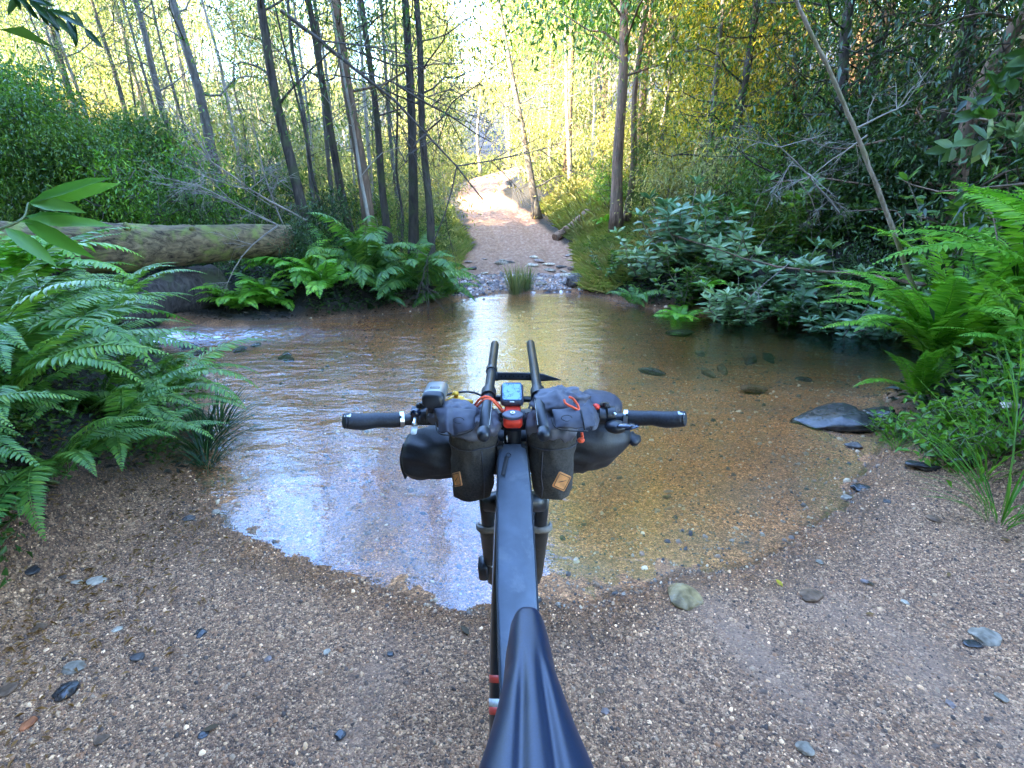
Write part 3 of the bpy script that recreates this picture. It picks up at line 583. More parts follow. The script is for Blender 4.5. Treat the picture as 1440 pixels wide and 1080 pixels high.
for x, y, key, sc, lb in [(2.9, 16.2, 'bushl', 1.1, 'fresh green bush at the foot of the tan leaning trunk'), (3.6, 19, 'bushy', 1.3, 'yellow bush behind the grass bank'), (4.4, 16.5, 'bushy', 1.1, 'yellow-green bush near the brown log on the right'), (3.6, 12.6, 'bushy', .8, 'yellow bush on top of the grass bank'), (4.0, 10.9, 'bushy', .9, 'gold-tipped bush on the right bank above the grass'), (3.1, 10.4, 'bush', .55, 'low green bush at the right end of the grass bank'),
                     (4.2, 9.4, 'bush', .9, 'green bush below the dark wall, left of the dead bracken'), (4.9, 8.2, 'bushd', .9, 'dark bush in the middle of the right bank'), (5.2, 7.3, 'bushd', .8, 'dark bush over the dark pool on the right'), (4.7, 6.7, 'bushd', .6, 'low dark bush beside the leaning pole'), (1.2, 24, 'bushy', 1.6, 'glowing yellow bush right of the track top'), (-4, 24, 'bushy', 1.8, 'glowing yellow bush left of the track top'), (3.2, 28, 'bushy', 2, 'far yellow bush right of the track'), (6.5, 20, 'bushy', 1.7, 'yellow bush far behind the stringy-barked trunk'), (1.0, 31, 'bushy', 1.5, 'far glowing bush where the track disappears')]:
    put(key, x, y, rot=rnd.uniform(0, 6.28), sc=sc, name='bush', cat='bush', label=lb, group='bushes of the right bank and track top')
put('fir', 3.3, 13.6, rot=1, sc=.62, name='young_tree', label='feathery dark green young tree on the grass bank above the track')
# shade trees behind and left of the camera (out of the picture): they keep the ford in shade
for x, y, key, sc in [(-4.5, -2, 'shade', 1.5), (-7.5, 0.5, 'shade', 1.6), (-9.5, 3.5, 'shade', 1.5), (-6, -5, 'shade', 1.8), (-11, -1, 'shade', 1.9), (-2, -5.5, 'shade', 1.7), (-13, 4, 'shade', 1.8), (-9.5, -6, 'shade', 2.1), (-4.5, -9, 'shade', 2.1), (-15, 0, 'shade', 2.2), (-13.5, 6, 'shade', 1.3), (5, -4, 'shade', 1.3), (-16, -6, 'shade', 2.3),
                      (-8, -3, 'shade', 1.9), (-12.5, -4, 'shade', 2.1), (-8, -9, 'shade', 2.3), (-13, -9, 'shade', 2.4), (-18, -2, 'shade', 2.4), (-18, 1, 'shade', 2.0), (-1, -10, 'shade', 2.0), (-6.5, -13, 'shade', 2.5), (-19, -9, 'shade', 2.6), (-11, 2.2, 'shade', 1.7)]:
    put(key, x, y, rot=rnd.uniform(0, 6.28), sc=sc, name='shade_tree', label='dark dense tree behind the camera shading the ford', group='shade trees around the ford')
# ---------------------------------------------------------------- ferns
def frond_mesh(Lf, pairs, plen, pw, th0, th1, seed, droop=.25, leaf='fernl', sway=.15):
    rs = np.random.RandomState(seed); n = 40; pts = [np.zeros(3)]; tg = []
    for i in range(n):
        s = i / n; th = R(th0) + (R(th1) - R(th0)) * s ** 1.25; a = sway * math.sin(s * 2.4)
        d = np.array([math.sin(a) * math.cos(th), math.cos(a) * math.cos(th), math.sin(th)]); tg.append(d); pts.append(pts[-1] + d * Lf / n)
    tg.append(tg[-1]); pts = np.array(pts); tg = np.array(tg)
    N = NP(); st = MB(); st.tube([Vector(p) for p in pts[::4]], [.0045 * (1 - .75 * i / 10) * Lf for i in range(len(pts[::4]))], 5, cap=False)
    N.add(np.array(st.v), Q=np.array([f for f in st.f if len(f) == 4]))
    s = np.linspace(.1, .995, pairs); ii = s * n; i0 = np.floor(ii).astype(int); f = (ii - i0)[:, None]
    p = pts[i0] * (1 - f) + pts[np.minimum(i0 + 1, n)] * f; t = tg[i0]
    side0 = unit(np.cross(t, [0, 0, 1.])); up = unit(np.cross(side0, t))
    prof = np.clip((s - .02) / .22, 0, 1) ** .6 * np.clip(1 - np.clip((s - .35) / .66, 0, 1) ** 1.9, .03, 1)
    for sg in (-1, 1):
        d = side0 * sg * .9 + t * (.30 + .35 * s[:, None]) - np.array([0, 0, 1.]) * droop * (.6 + .8 * rs.rand(len(s), 1)) + up * .10 + rs.randn(len(s), 3) * .06
        V, T, Q = leaves(p, d, plen * prof * (.92 + .16 * rs.rand(len(s))), pw * (.45 + .55 * prof), rs, True, .16, up, .10); N.add(V, T, Q)
    o = N.build('frond', G[leaf], None); me = o.data; bpy.data.objects.remove(o); return me
FR = {'near': [frond_mesh(1.15, 46, .135, .026, a, b, 300 + i, .22, 'fernt') for i, (a, b) in enumerate([(62, -30), (48, -38), (74, -12), (35, -25), (55, -55)])],
      'big': [frond_mesh(1.15, 34, .19, .036, a, b, 320 + i, .55, 'fernt') for i, (a, b) in enumerate([(70, -45), (55, -60), (80, -20), (40, -50)])],
      'bright': [frond_mesh(1.05, 48, .12, .024, a, b, 340 + i, .12, 'fernl') for i, (a, b) in enumerate([(74, 0), (52, -26), (84, 28), (44, -22), (68, -12)])],
      'small': [frond_mesh(.62, 26, .12, .03, a, b, 360 + i, .25, 'fernl') for i, (a, b) in enumerate([(66, -30), (50, -50), (36, -40)])]}
FN = [0]
def fern(kind, x, y, label, nf=12, sc=1.0, a0=0, a1=360, z=None, group='ferns on the banks', only=None, seed=None, tilt=0):
    FN[0] += 1; rs = random.Random(seed or FN[0] * 7); root = thing('fern', (x, y, (hz(x, y) if z is None else z) + .02), label, 'fern', group); ms = FR[kind]
    for k in range(nf):
        o = bpy.data.objects.new('frond', ms[(only if only is not None else rs.randrange(len(ms)))]); C.objects.link(o); o.parent = root
        az = lerp(a0, a1, (k + rs.uniform(.2, .8)) / nf); s_ = sc * rs.uniform(.72, 1.12)
        o.rotation_euler = (R(rs.uniform(-10, 10) + tilt), R(rs.uniform(-14, 14)), R(az - 90)); o.scale = (s_ * rs.choice((-1, 1)), s_, s_)
        o.location = (rs.uniform(-.05, .05), rs.uniform(-.05, .05), rs.uniform(-.02, .04))
    return root
# az 0 = +x, 90 = away from the camera, 180 = left, 270 = towards the camera
fern('near', -2.55, 2.4, 'deep green fern arching over the left gravel edge, its longest frond pointing at the water', 14, .95, -110, 80, z=hz(-2.4, 2.4) + .15)
fern('near', -2.5, 1.75, 'low fern at the left edge of the photo with fronds hanging to the gravel', 12, .75, -120, 60)
fern('near', -2.2, 2.05, 'fern with fronds fanned flat over the left gravel edge just above the creeping plants', 13, .72, -120, 50, z=hz(-2.2, 2.05) + .12)
fern('near', -2.5, 2.85, 'fern whose tips brush the dark sedge tufts at the left waterline', 13, .75, -110, 70, z=hz(-2.25, 2.8) + .1)
fern('near', -2.15, 1.6, 'small fern low in the left corner above the creeping plants', 12, .55, -120, 70, z=hz(-2.15, 1.6) + .08)
fern('near', -2.05, 2.45, 'fern with short fronds spilling onto the gravel right behind the creeping plants', 13, .6, -130, 80, z=hz(-2.05, 2.45) + .04)
fern('near', -2.0, 2.0, 'low spreading fern whose tips lie on the left gravel', 13, .55, -130, 80, z=hz(-2.0, 2.0) + .04)
fern('near', -2.35, 3.2, 'fern leaning over the dark sedge tufts from behind', 13, .7, -110, 80, z=hz(-2.35, 3.2) + .05)
fern('near', -3.0, 2.95, 'large teal fern in the middle of the left foreground clump', 13, .95)
fern('near', -3.3, 2.5, 'tall fern at the left edge behind the arching one', 12, 1.05)
fern('near', -3.1, 3.75, 'teal fern leaning out over the stream edge on the left', 13, .75)
fern('near', -3.5, 3.6, 'upright fern in the left clump, half hidden by the teal fern at the stream edge', 12, 1.0)
fern('near', -3.75, 4.7, 'fern with two long fronds reaching towards the rapids', 12, .85)
fern('near', -4.4, 4.5, 'fern below the fallen log at the left', 12, .95)
fern('near', -4.3, 3.4, 'light green fern at the left edge at log height', 12, 1.05)
fern('near', -5.2, 5.0, 'fern under the left end of the fallen log', 12, 1.0)
fern('near', -3.9, 2.6, 'tall fern farthest left, only its tips in the photo', 12, 1.1)
fern('small', -3.0, 3.2, 'yellow-green young fern at the left edge among the teal ones', 10, 1.2, z=hz(-3, 3.2) + .45)
g2 = 'ferns under the trunk cluster'
fern('big', -1.55, 8.15, 'biggest drooping fern under the trunk cluster, hanging over the far waterline', 20, 1.2, group=g2)
fern('big', -2.25, 8.1, 'wide drooping fern left of the biggest one below the trunks', 18, 1.15, group=g2)
fern('big', -1.15, 8.45, 'drooping fern nearest the dirt track', 14, .85, group=g2)
fern('big', -1.9, 7.75, 'low fern touching the far waterline between the two big drooping ferns', 12, .65, group=g2)
fern('small', -2.75, 7.55, 'bright small fern with pointed fronds hanging to the water left of the big ferns', 14, 1.4, group=g2)
fern('small', -3.1, 7.75, 'bushy small fern beside the hanging bright one', 16, 1.5, group=g2)
fern('small', -3.65, 7.65, 'small fern at the right end of the dark hollow', 16, 1.5, group=g2)
fern('small', -3.95, 7.35, 'dull green fern over the dark hollow beneath the log', 14, 1.3, group=g2)
fern('big', -2.9, 8.3, 'darker fern behind the bushy small fern', 15, 1.1, group=g2)
g3 = 'bright ferns on the right bank'
fern('bright', 3.2, 3.8, 'bright green fern with long fronds spread low over the dark wet rock', 17, 1.05, 120, 330, group=g3, z=hz(3.15, 3.75) + .22)
fern('bright', 3.7, 4.2, 'upright bright fern behind the low spreading one', 17, 1.3, group=g3, z=hz(3.45, 4.2) + .3)
fern('bright', 4.15, 3.9, 'tall bright fern at the right edge of the photo', 18, 1.4, group=g3, z=hz(3.95, 3.9) + .3)
fern('bright', 3.7, 3.3, 'bright fern with upright fronds nearest the right edge', 17, 1.25, group=g3, z=hz(3.7, 3.3) + .3)
fern('bright', 3.0, 3.5, 'smaller bright fern at the front of the right clump above the wet rock', 10, .6, group=g3)
fern('bright', 4.5, 4.6, 'bright fern at the back of the right clump', 17, 1.4, group=g3, z=hz(4.5, 4.6) + .3)
fern('bright', 3.3, 3.1, 'low fern with drooping yellow-green fronds at the front of the right clump', 10, .7, 100, 300, group=g3)
fern('small', 2.45, 7.35, 'bright pointed fern at the waterline under the blue-green shrubs', 10, .85, group='ferns on the far right bank')
fern('big', 1.95, 8.15, 'pale arching fern left of the bright pointed one at the waterline', 9, .55, group='ferns on the far right bank')
fern('small', 2.85, 7.5, 'round bright fern under the fallen branch', 9, .7, z=hz(2.85, 7.5) + .35, group='ferns on the far right bank')
fern('small', 2.6, 15, 'small fern on the grass bank by the brown log', 9, 1.0, group='ferns on the far right bank')

# ---------------------------------------------------------------- broad-leaved shrubs, herbs, tufts
def whorl_shrub(seed, leaf='blue', stems=14, h=.9, L=.16, W=.046, spread=.6):
    rs = np.random.RandomState(seed); t = MB(); N = NP(); root = thing('shrub', (0, 0, 0))
    for k in range(stems):
        a = rs.rand() * 6.28; rr = spread * (.2 + .8 * rs.rand()); top = np.array([math.cos(a) * rr, math.sin(a) * rr, h * (.45 + .6 * rs.rand())])
        pts, rd = limb((0, 0, 0), top, .009, .004, rs, .08, 4); t.tube(pts, rd, 5, cap=False)
        d0 = np.array(pts[-1] - pts[-3]); d0 = d0 / np.linalg.norm(d0)
        for s in np.linspace(.35, 1, 7):
            q = np.array(pts[min(len(pts) - 1, int(s * (len(pts) - 1)))]); m = 4 if s < .95 else 7
            an = rs.rand() * 6 + np.arange(m) * 6.28 / m; rd_ = np.stack([np.cos(an), np.sin(an), 0 * an], -1)
            D = rd_ * (1.0 if s < .95 else .8) + d0 * (.25 if s < .95 else .75) + rs.randn(m, 3) * .15
            V, T, Q = leaves(np.repeat(q[None], m, 0), D, L * (.75 + .5 * rs.rand(m)), W, rs, True, .22, d0, .15); N.add(V, T, Q)
    t.build('stems', BK['twig'], root); N.build('leaves', G[leaf], root); root['fresh'] = 1; return root
PROTO['whorl'] = whorl_shrub(401); PROTO['whorl2'] = whorl_shrub(402, 'blue', 16, .7, .14, .042, .75); PROTO['whorl3'] = whorl_shrub(403, 'mid', 12, .8, .12, .04, .6)
GW = 'blue-green broad-leaved shrubs on the right bank'
for i, (x, y, k, sc, lb) in enumerate([(1.75, 9.3, 'whorl3', .6, 'small leafy shrub at the left end of the broad-leaved row, by the grass'), (2.2, 8.7, 'whorl2', .9, 'grey-green shrub above the orange shallows'), (2.7, 8.5, 'whorl', 1.15, 'tallest silvery shrub left of the fallen branch'), (3.2, 8.0, 'whorl2', 1.1, 'silvery shrub at the upper end of the fallen branch'),
        (2.6, 7.75, 'whorl3', .8, 'low leafy shrub over the waterline under the silvery ones'), (3.3, 7.3, 'whorl2', .85, 'blue-green shrub hanging over the pool below the fallen branch'), (3.9, 7.2, 'whorl', .95, 'upright shrub whose shoots rise through the middle of the fallen branch'), (3.75, 6.75, 'whorl3', .7, 'drooping shrub with glossy leaves touching the dark pool'),
        (4.35, 6.8, 'whorl', 1.0, 'shrub with bare-stemmed upright shoots beside the pole'), (4.6, 6.3, 'whorl2', .8, 'low shrub left of the leaning pole over the pool'), (5.0, 6.0, 'whorl', .95, 'broad-leaved shrub right behind the leaning pole'), (3.6, 8.7, 'whorl3', 1.1, 'green shrub behind the silvery pair'), (4.4, 8.0, 'whorl3', 1.1, 'green broad-leaved shrub in the shade behind the shoots'), (3.5, 9.6, 'whorl3', 1.0, 'leafy shrub right of the dead bracken'), (5.0, 6.9, 'whorl2', 1.2, 'pale blue-green shrub filling the dark gap above the pool'), (5.6, 6.2, 'whorl', 1.1, 'tall blue-green shrub just right of the leaning pole'), (4.1, 6.35, 'whorl2', .8, 'blue-green shrub dipping into the middle of the dark pool'), (3.05, 6.95, 'whorl', .7, 'blue-green shrub dipping into the left end of the dark pool'), (5.2, 7.7, 'whorl3', 1.3, 'tall green broad-leaved shrub behind the gap-filling pale one')]):
    put(k, x, y, rot=i * 1.3, sc=sc * 1.28, name='shrub', cat='shrub', label=lb, group=GW)
for i, (x, y, z, k, sc, lb) in enumerate([(4.2, 4.9, 1.2, 'whorl3', 1.2, 'broad-leaved bush above the bright ferns on the right'), (5.0, 4.3, 1.5, 'whorl', 1.3, 'large blue-leaved bush at the right edge of the photo above the ferns'), (4.9, 5.2, 1.0, 'whorl2', 1.2, 'blue-leaved bush between the pole and the right edge')]):
    put(k, x, y, z=z - .5, rot=i * 2, sc=sc, name='shrub', cat='shrub', label=lb, group='broad-leaved bushes above the right ferns')
def tuft(seed, n_, L, W, leaf, spread=.05, lean=.5, name='grass_tuft'):
    rs = np.random.RandomState(seed); a = rs.rand(n_) * 6.28; P = np.stack([np.cos(a) * rs.rand(n_) * spread, np.sin(a) * rs.rand(n_) * spread, np.zeros(n_)], -1)
    Dh = np.stack([np.cos(a), np.sin(a), 0 * a], -1); D = Dh * lean * rs.rand(n_, 1) + [0, 0, 1]
    V, T, Q = leaves(P, D, L * (.5 + .6 * rs.rand(n_)), W, rs, True, .55 * lean * 1.3, -Dh + [0, 0, .3], .1) if False else leaves(P, D, L * (.5 + .6 * rs.rand(n_)), W, rs, True, .9 * lean, Dh * -1 + np.array([0, 0, .4]), .15)
    N = NP().add(V, T, Q); o = N.build(name, G[leaf]); o['fresh'] = 1; return o
PROTO['sedge'] = tuft(411, 90, .42, .011, 'dark', .07, .8); PROTO['rush'] = tuft(412, 130, .42, .009, 'olive', .09, .25); PROTO['longgrass'] = tuft(413, 40, .6, .008, 'lime', .06, .7); PROTO['drygrass'] = tuft(414, 60, .4, .006, 'grass', .06, .8)
for k, x, y, sc, lb in [('sedge', -2.0, 3.0, 1.0, 'dark strappy sedge tuft at the left waterline'), ('sedge', -2.1, 3.35, .95, 'dark sedge tuft just behind the one at the left waterline'), ('sedge', -2.3, 2.85, .8, 'dark sedge tuft tucked under the left ferns'), ('sedge', -1.85, 2.78, .55, 'smallest sedge tuft on the gravel at the left waterline'),
        ('rush', .06, 9.3, 1.45, 'upright tuft of rushes standing in the water at the foot of the track'), ('rush', .26, 9.5, 1.25, 'rush tuft just right of the one standing in the water'), ('longgrass', 2.36, 2.12, 1.1, 'grass tuft with long blades arching over the gravel at the right edge'), ('longgrass', 2.5, 2.4, .9, 'grass tuft just behind the arching one at the right edge'), ('longgrass', 2.65, 2.45, .9, 'long-bladed grass tuft on the right gravel edge'), ('longgrass', 2.95, 2.1, 1.0, 'long-bladed grass tuft at the right edge of the photo'), ('longgrass', 2.9, 2.75, .8, 'grass tuft among the low leafy plants on the right'), ('longgrass', 2.45, 2.95, .5, 'small pale grass tuft by the wet rock'),
        ('drygrass', 1.55, 9.35, 1.1, 'pale grass tuft at the right corner of the far shore'), ('drygrass', 1.35, 9.9, 1.1, 'pale grass tuft on the verge just up from the far shore'), ('drygrass', -1.2, 9.8, 1.0, 'pale grass tuft left of the stony landing'), ('drygrass', -1.3, 10.6, 1.2, 'pale grass tuft on the left verge above the landing'), ('drygrass', -1.65, 2.55, .3, 'tiny grass sprout on the near gravel by the left waterline')]:
    put(k, x, y, rot=x * 5, sc=sc, name='grass_tuft', cat='grass tuft', label=lb, group='grass and sedge tufts')
tree_proto('herb', 'stem', 'lime', 421, h=.2, r=.004, crown0=.05, spread=.2, limbs=12, clumps=3, per=5, L=.055, W=.032, sig=.05, droop=.1, nsides=5)
tree_proto('herbd', 'stem', 'mid', 422, h=.16, r=.004, crown0=.05, spread=.2, limbs=12, clumps=3, per=6, L=.05, W=.03, sig=.05, droop=.1, nsides=5)
hb = [(-2.05, 1.45), (-2.2, 1.25), (-2.0, 1.7), (-2.3, 1.6), (-1.95, 1.55), (-2.1, 1.05)]
for i, (x, y) in enumerate(hb): put('herbd', x, y, rot=i * 2.1, sc=.6 + .15 * (i % 3), name='herb', cat='plant', label='low dark leafy plant creeping along the left gravel edge under the ferns', group='low plants along the left gravel edge')
hb = [(2.55, 3.1), (2.75, 3.0), (2.95, 2.9), (2.7, 2.7), (2.95, 2.6), (3.15, 2.75), (2.6, 2.45), (2.85, 2.35), (3.05, 2.3), (2.8, 2.1), (3.0, 1.95), (3.2, 2.4), (2.6, 2.8), (2.5, 2.65), (2.75, 2.25)]
for i, (x, y) in enumerate(hb): put('herb', x, y, rot=i * 2.1, sc=.75 + .2 * (i % 3), name='herb', cat='plant', label='low bright green leafy plant in the patch below the right ferns', group='low plants below the right ferns')
# leaves close to the camera
def leafy_branch(name, label, pts, r, specs, leaf, L, W, seed, group=None):
    rs = np.random.RandomState(seed); root = thing(name, pts[0], label, 'branch', group); t = MB(); b = bez(pts, 14); t.tube(b, [lerp(r, r * .4, i / (len(b) - 1)) for i in range(len(b))], 6); t.build('stem', BK['stem'], root)
    P = np.array([b[int(s * (len(b) - 1))] for s, d in specs]); D = np.array([d for s, d in specs], float)
    V, T, Q = leaves(P, D, L * (.8 + .35 * rs.rand(len(P))), W, rs, True, .12, np.array([.1, -.75, .6]), .3); NP().add(V, T, Q).build('leaves', G[leaf], root); return root
p0 = at(-60, 340, 1.15); p1 = at(25, 312, 1.2); p2 = at(40, 285, 1.25)
leafy_branch('overhanging_branch', 'close branch with long pointed green leaves at the left edge of the photo', [p0, p1, p2], .004,
    [(1, (1, .3, .25)), (1, (.9, -.3, -.05)), (.95, (.7, .1, .3)), (.6, (1, -.35, -.42)), (.7, (1, .3, -.1)), (.5, (.9, .2, .02)), (.4, (.8, -.2, -.5))], 'lime', .17, .036, 431)
p0 = at(-60, -60, 2.4); p1 = at(40, 0, 2.9); p2 = at(130, 45, 3.3)
rb = np.random.RandomState(8)
leafy_branch('overhanging_branch', 'dark leafy twig hanging into the top left corner of the photo', [p0, p1, p2], .006, [(rb.rand(), tuple(rb.randn(3) * .5 + np.array([.5, 0, -.6]))) for k in range(46)], 'dark', .11, .03, 432)
for i, (a, b, c, lf, lb) in enumerate([((1480, 60, 3.0), (1420, 110, 3.1), (1370, 170, 3.2), 'mid', 'broad-leaved twig with large leaves at the upper right edge'), ((1480, 150, 3.0), (1410, 190, 3.1), (1330, 210, 3.3), 'blue', 'blue-green leafy twig reaching left from the right edge'), ((1490, 20, 3.2), (1440, 90, 3.2), (1400, 130, 3.3), 'brown', 'twig with withered brown leaves at the upper right edge')]):
    n_ = 30 if lf != 'brown' else 6
    leafy_branch('overhanging_branch', lb, [at(*a), at(*b), at(*c)], .006, [(rb.rand(), tuple(rb.randn(3) * .6 + np.array([-.5, 0, -.25]))) for k in range(n_)], lf, .13, .06, 440 + i)
# bare twigs
def twigs(mb, p, d, L, r, rs, depth=0, split=4, wob=.25, grav=0.0):
    n = 6; pts = [Vector(p)]; d = Vector(d).normalized()
    for i in range(n):
        d = (d + Vector(rs.randn(3)) * wob * .5 + Vector((0, 0, -grav))).normalized(); pts.append(pts[-1] + d * L / n)
    mb.tube(pts, [lerp(r, r * .35, i / n) for i in range(n + 1)], 5 if depth == 0 else 3, cap=False)
    if depth < 3:
        for k in range(split):
            i = 1 + int(rs.rand() * (n - 1)); dd = (pts[i + 1] - pts[i]).normalized() + Vector(rs.randn(3)) * .75
            twigs(mb, pts[i], dd, L * (.35 + .3 * rs.rand()), r * .5, rs, depth + 1, split, wob, grav)
def dead_branch(label, a, b, r, seed, mat='twig', split=4, grav=.02, name='dead_branch', group='dead branches'):
    a, b = Vector(a), Vector(b); mb = MB(); twigs(mb, Vector(a), b - a, (b - a).length, r, np.random.RandomState(seed), 0, split, .14, grav)
    root_ = mb.build(name, BK[mat], None, smooth=True); tag(root_, label, 'branch', group); return root_
dead_branch('bleached many-twigged dead branch above the right half of the fallen log', at(430, 310, 8.3), at(255, 215, 7.6), .02, 501, split=6)
dead_branch('bleached twiggy branch lying low across the end of the fallen log', at(420, 330, 8.1), at(270, 275, 7.3), .016, 502, split=6)
dead_branch('pale twigs hanging over the front of the fallen log to the dark hollow', at(390, 318, 7.5), at(285, 400, 7.0), .012, 503, split=5, grav=.06)
dead_branch('grey twiggy branch rising behind the scaly dark trunk', at(400, 320, 8.8), at(330, 150, 8.5), .016, 504, split=5)
dead_branch('dark dead branch slanting down from upper left across the trunk cluster', at(395, 15, 8.2), at(715, 232, 8.0), .03, 505, 'twigd', 6, 0)
dead_branch('dark drooping side branch with fine twigs above the track bend', at(560, 120, 8.0), at(700, 200, 8.4), .018, 506, 'twigd', 6, .02)
dead_branch('tangle of grey twigs in the dark gap left of the leaning pole', at(1180, 300, 6.2), at(1120, 160, 6.0), .014, 507, split=6)
dead_branch('pale bare twig crossing behind the leaning pole', at(1220, 190, 5.6), at(1120, 250, 5.8), .01, 508, split=5)
dead_branch('bare twigs reaching right from the leaning pole', at(1205, 180, 5.2), at(1300, 130, 5.3), .01, 509, split=4)
dead_branch('thin curved twigs drooping to the dark pool', at(1110, 370, 6.6), at(1040, 430, 6.5), .008, 510, split=3, grav=.05)
dead_branch('dead twig tangle behind the fallen log end', at(470, 330, 9), at(380, 240, 9), .012, 511, split=6)
pole = MB(); pa, pb = at(1292, 425, 4.6), at(1117, -5, 5.1); pe = pb + (pb - pa) * .5; pp = bez([pa, lerp(pa, pb, .35) + Vector((.03, 0, .02)), lerp(pa, pb, .7) + Vector((.05, 0, .0)), pb, pe], 40)
pole.tube(pp, [lerp(.021, .013, i / (len(pp) - 1)) * (1 + .10 * math.sin(i * 1.9)) for i in range(len(pp))], 10); tag(pole.build('leaning_pole', BK['pole'], None, wr=(.006, 9, 3)), 'long pale bare pole leaning over the right bank in front of the dark foliage', 'pole')
fb = MB(); pp = bez([at(945, 330, 8.0), at(1080, 372, 7.0), at(1200, 385, 6.0), at(1300, 400, 4.9)], 30); fb.tube(pp, [lerp(.008, .020, i / (len(pp) - 1)) for i in range(len(pp))], 8)
twigs(fb, pp[8], (-.4, -.3, .5), .5, .008, np.random.RandomState(3), 1, 3); tag(fb.build('fallen_branch', BK['brown'], None, wr=(.012, 5, 5)), 'fallen brown branch lying through the blue-green shrubs on the right', 'branch')
# logs
def log(name, label, pts, r0, r1, seed, cat='log', mat='moss'):
    root = thing(name, pts[0], label, cat); mb = MB(); b = bez(pts, 60); n = len(b); rs = np.random.RandomState(seed)
    mb.tube(b, [lerp(r0, r1, i / (n - 1)) * (1 + .05 * math.sin(i * .35 + seed)) for i in range(n)], 28, cap=False)
    vs = []
    for k, v in enumerate(mb.v):
        i = k // 28; v = Vector(v); c = b[i]; d = v - c
        q = Vector((i * .12, (k % 28) / 28 * 6.28, seed)); s = 1 + .16 * mnoise.noise(Vector((v.x * 1.6, v.y * 2, v.z * 2))) + .12 * (abs(mnoise.noise(Vector((v.x * 2.5, v.y * 11, v.z * 11)))) - .2) + .04 * mnoise.noise(v * 22)
        vs.append(c + d * s)
    mb.v = vs; mb.build('trunk', BK[mat], root)
    for e, c in ((0, b[0]), (n - 1, b[-1])):
        m2 = MB(); ring = [vs[e * 28 + k] for k in range(28)]; m2.add(ring + [c], [(k, (k + 1) % 28, 28) for k in range(28)]); m2.build('broken_end', BK['brown'], root)
    for k in range(3):
        i = 8 + rs.randint(n - 16); m2 = MB(); d = Vector((rs.randn() * .3, -.5, 1 * rs.rand() + .2)).normalized(); rr = lerp(r0, r1, i / n); m2.tube([b[i] + d * rr * .8, b[i] + d * rr * 1.12, b[i] + d * rr * 1.25], [.05, .04, .02], 8); m2.build('branch_stub', BK[mat], root)
    return root
log('fallen_log', 'big mossy fallen log lying across the stream at the left', [at(-130, 366, 6.5), at(20, 350, 6.7), at(200, 347, 7.1), at(412, 337, 8.0)], .42, .22, 2)
log('fallen_log', 'dark shorter log slanting down to the water beneath the big mossy one', [at(70, 490, 6.1), at(190, 432, 6.8), at(305, 400, 7.8)], .36, .30, 4, mat='dark')
log('fallen_log', 'small brown log half hidden in the grass on the right bank', [Vector((1.25, 15.5, hz(1.25, 15.5) + .08)), Vector((1.75, 15.9, hz(1.75, 15.9) + .1)), Vector((2.3, 16.4, hz(2.3, 16.4) + .12))], .12, .15, 6, mat='brown')

# ---------------------------------------------------------------- stones and fallen leaves
def rock(name, label, c, size, seed, m, rotz=0, cat='stone', group=None, ang=.5):
    import bmesh
    bm = bmesh.new(); bmesh.ops.create_icosphere(bm, subdivisions=4, radius=1); rs = np.random.RandomState(seed); of = Vector(rs.randn(3) * 9)
    pl = [Vector(unit(rs.randn(3))) for k in range(9)]
    for v in bm.verts:
        p = v.co.copy()
        for q in pl:
            dd = p.dot(q) - (1 - ang * .55)
            if dd > 0: p -= q * dd * .9
        p += p.normalized() * (mnoise.noise(p * 1.5 + of) * .2 + mnoise.noise(p * 5 + of) * .07 + mnoise.noise(p * 14 + of) * .025)
        v.co = Vector((p.x * size[0] / 2, p.y * size[1] / 2, p.z * size[2] / 2))
    me = bpy.data.meshes.new(name); bm.to_mesh(me); bm.free()
    for p in me.polygons: p.use_smooth = True
    o = link_mesh(name, me, m); o.location = c; o.rotation_euler = (rs.randn() * .06, rs.randn() * .06, rotz); return tag(o, label, cat, group)
ST = {k: plain('stone_' + k, c, r, sc=24, amp=.6, bs=.9, bd=.006, dirt=d, spec=.5 if k == 'wet' else .15) for k, c, r, d in [('wet', (.045, .04, .038), .25, (.07, .06, .05)), ('grey', (.25, .2, .145), .7, None), ('olive', (.24, .16, .07), .35, (.36, .33, .3)), ('brown', (.17, .1, .06), .5, None), ('blue', (.1, .085, .075), .6, None), ('pale', (.46, .37, .27), .7, None), ('pink', (.26, .19, .16), .6, None), ('orange', (.4, .13, .05), .6, None)]}
def grock(px, py, wpx, hpx, label, m, seed, flat=.35, rot=0, sink=.3, name='stone', group='single stones', zz=None):
    p = gnd(px, py, 0.0); z = hz(p.x, p.y); Zc = p.y * math.cos(PITCH) + (CAMZ - p.z) * math.sin(PITCH); wd = wpx * Zc / F; dp = hpx * Zc / F * 1.25
    return rock(name, label, (p.x, p.y, z + wd * flat * .5 * (1 - sink) * .6), (wd, dp, wd * flat), seed, ST[m], rot, group=group)
grock(1180, 594, 125, 60, 'long dark wet rock with a pointed left end at the right waterline', 'wet', 61, .25, .05, name='rock')
grock(1240, 592, 50, 40, 'dark rock under the fern, touching the right end of the long wet rock', 'wet', 62, .6, name='rock')
grock(961, 852, 50, 44, 'olive wet stone with a pale facet at the near edge of the water', 'olive', 58, .3, .3, sink=.8)
grock(1137, 851, 36, 20, 'flat brown stone on the near gravel right of the olive wet stone', 'brown', 64, .25)
grock(1379, 912, 44, 26, 'flat grey-green stone on the gravel near the right edge', 'grey', 65, .25, .2)
grock(1360, 922, 28, 14, 'dark flat stone tucked beside the grey-green one', 'wet', 66, .25)
grock(1127, 1072, 26, 18, 'pale grey pebble at the bottom edge of the photo', 'grey', 67, .4)
grock(200, 941, 20, 12, 'blue-black pebble on the left gravel', 'blue', 68, .4)
grock(110, 958, 34, 18, 'grey flat stone on the left gravel near the blue-black pebble', 'grey', 69, .25)
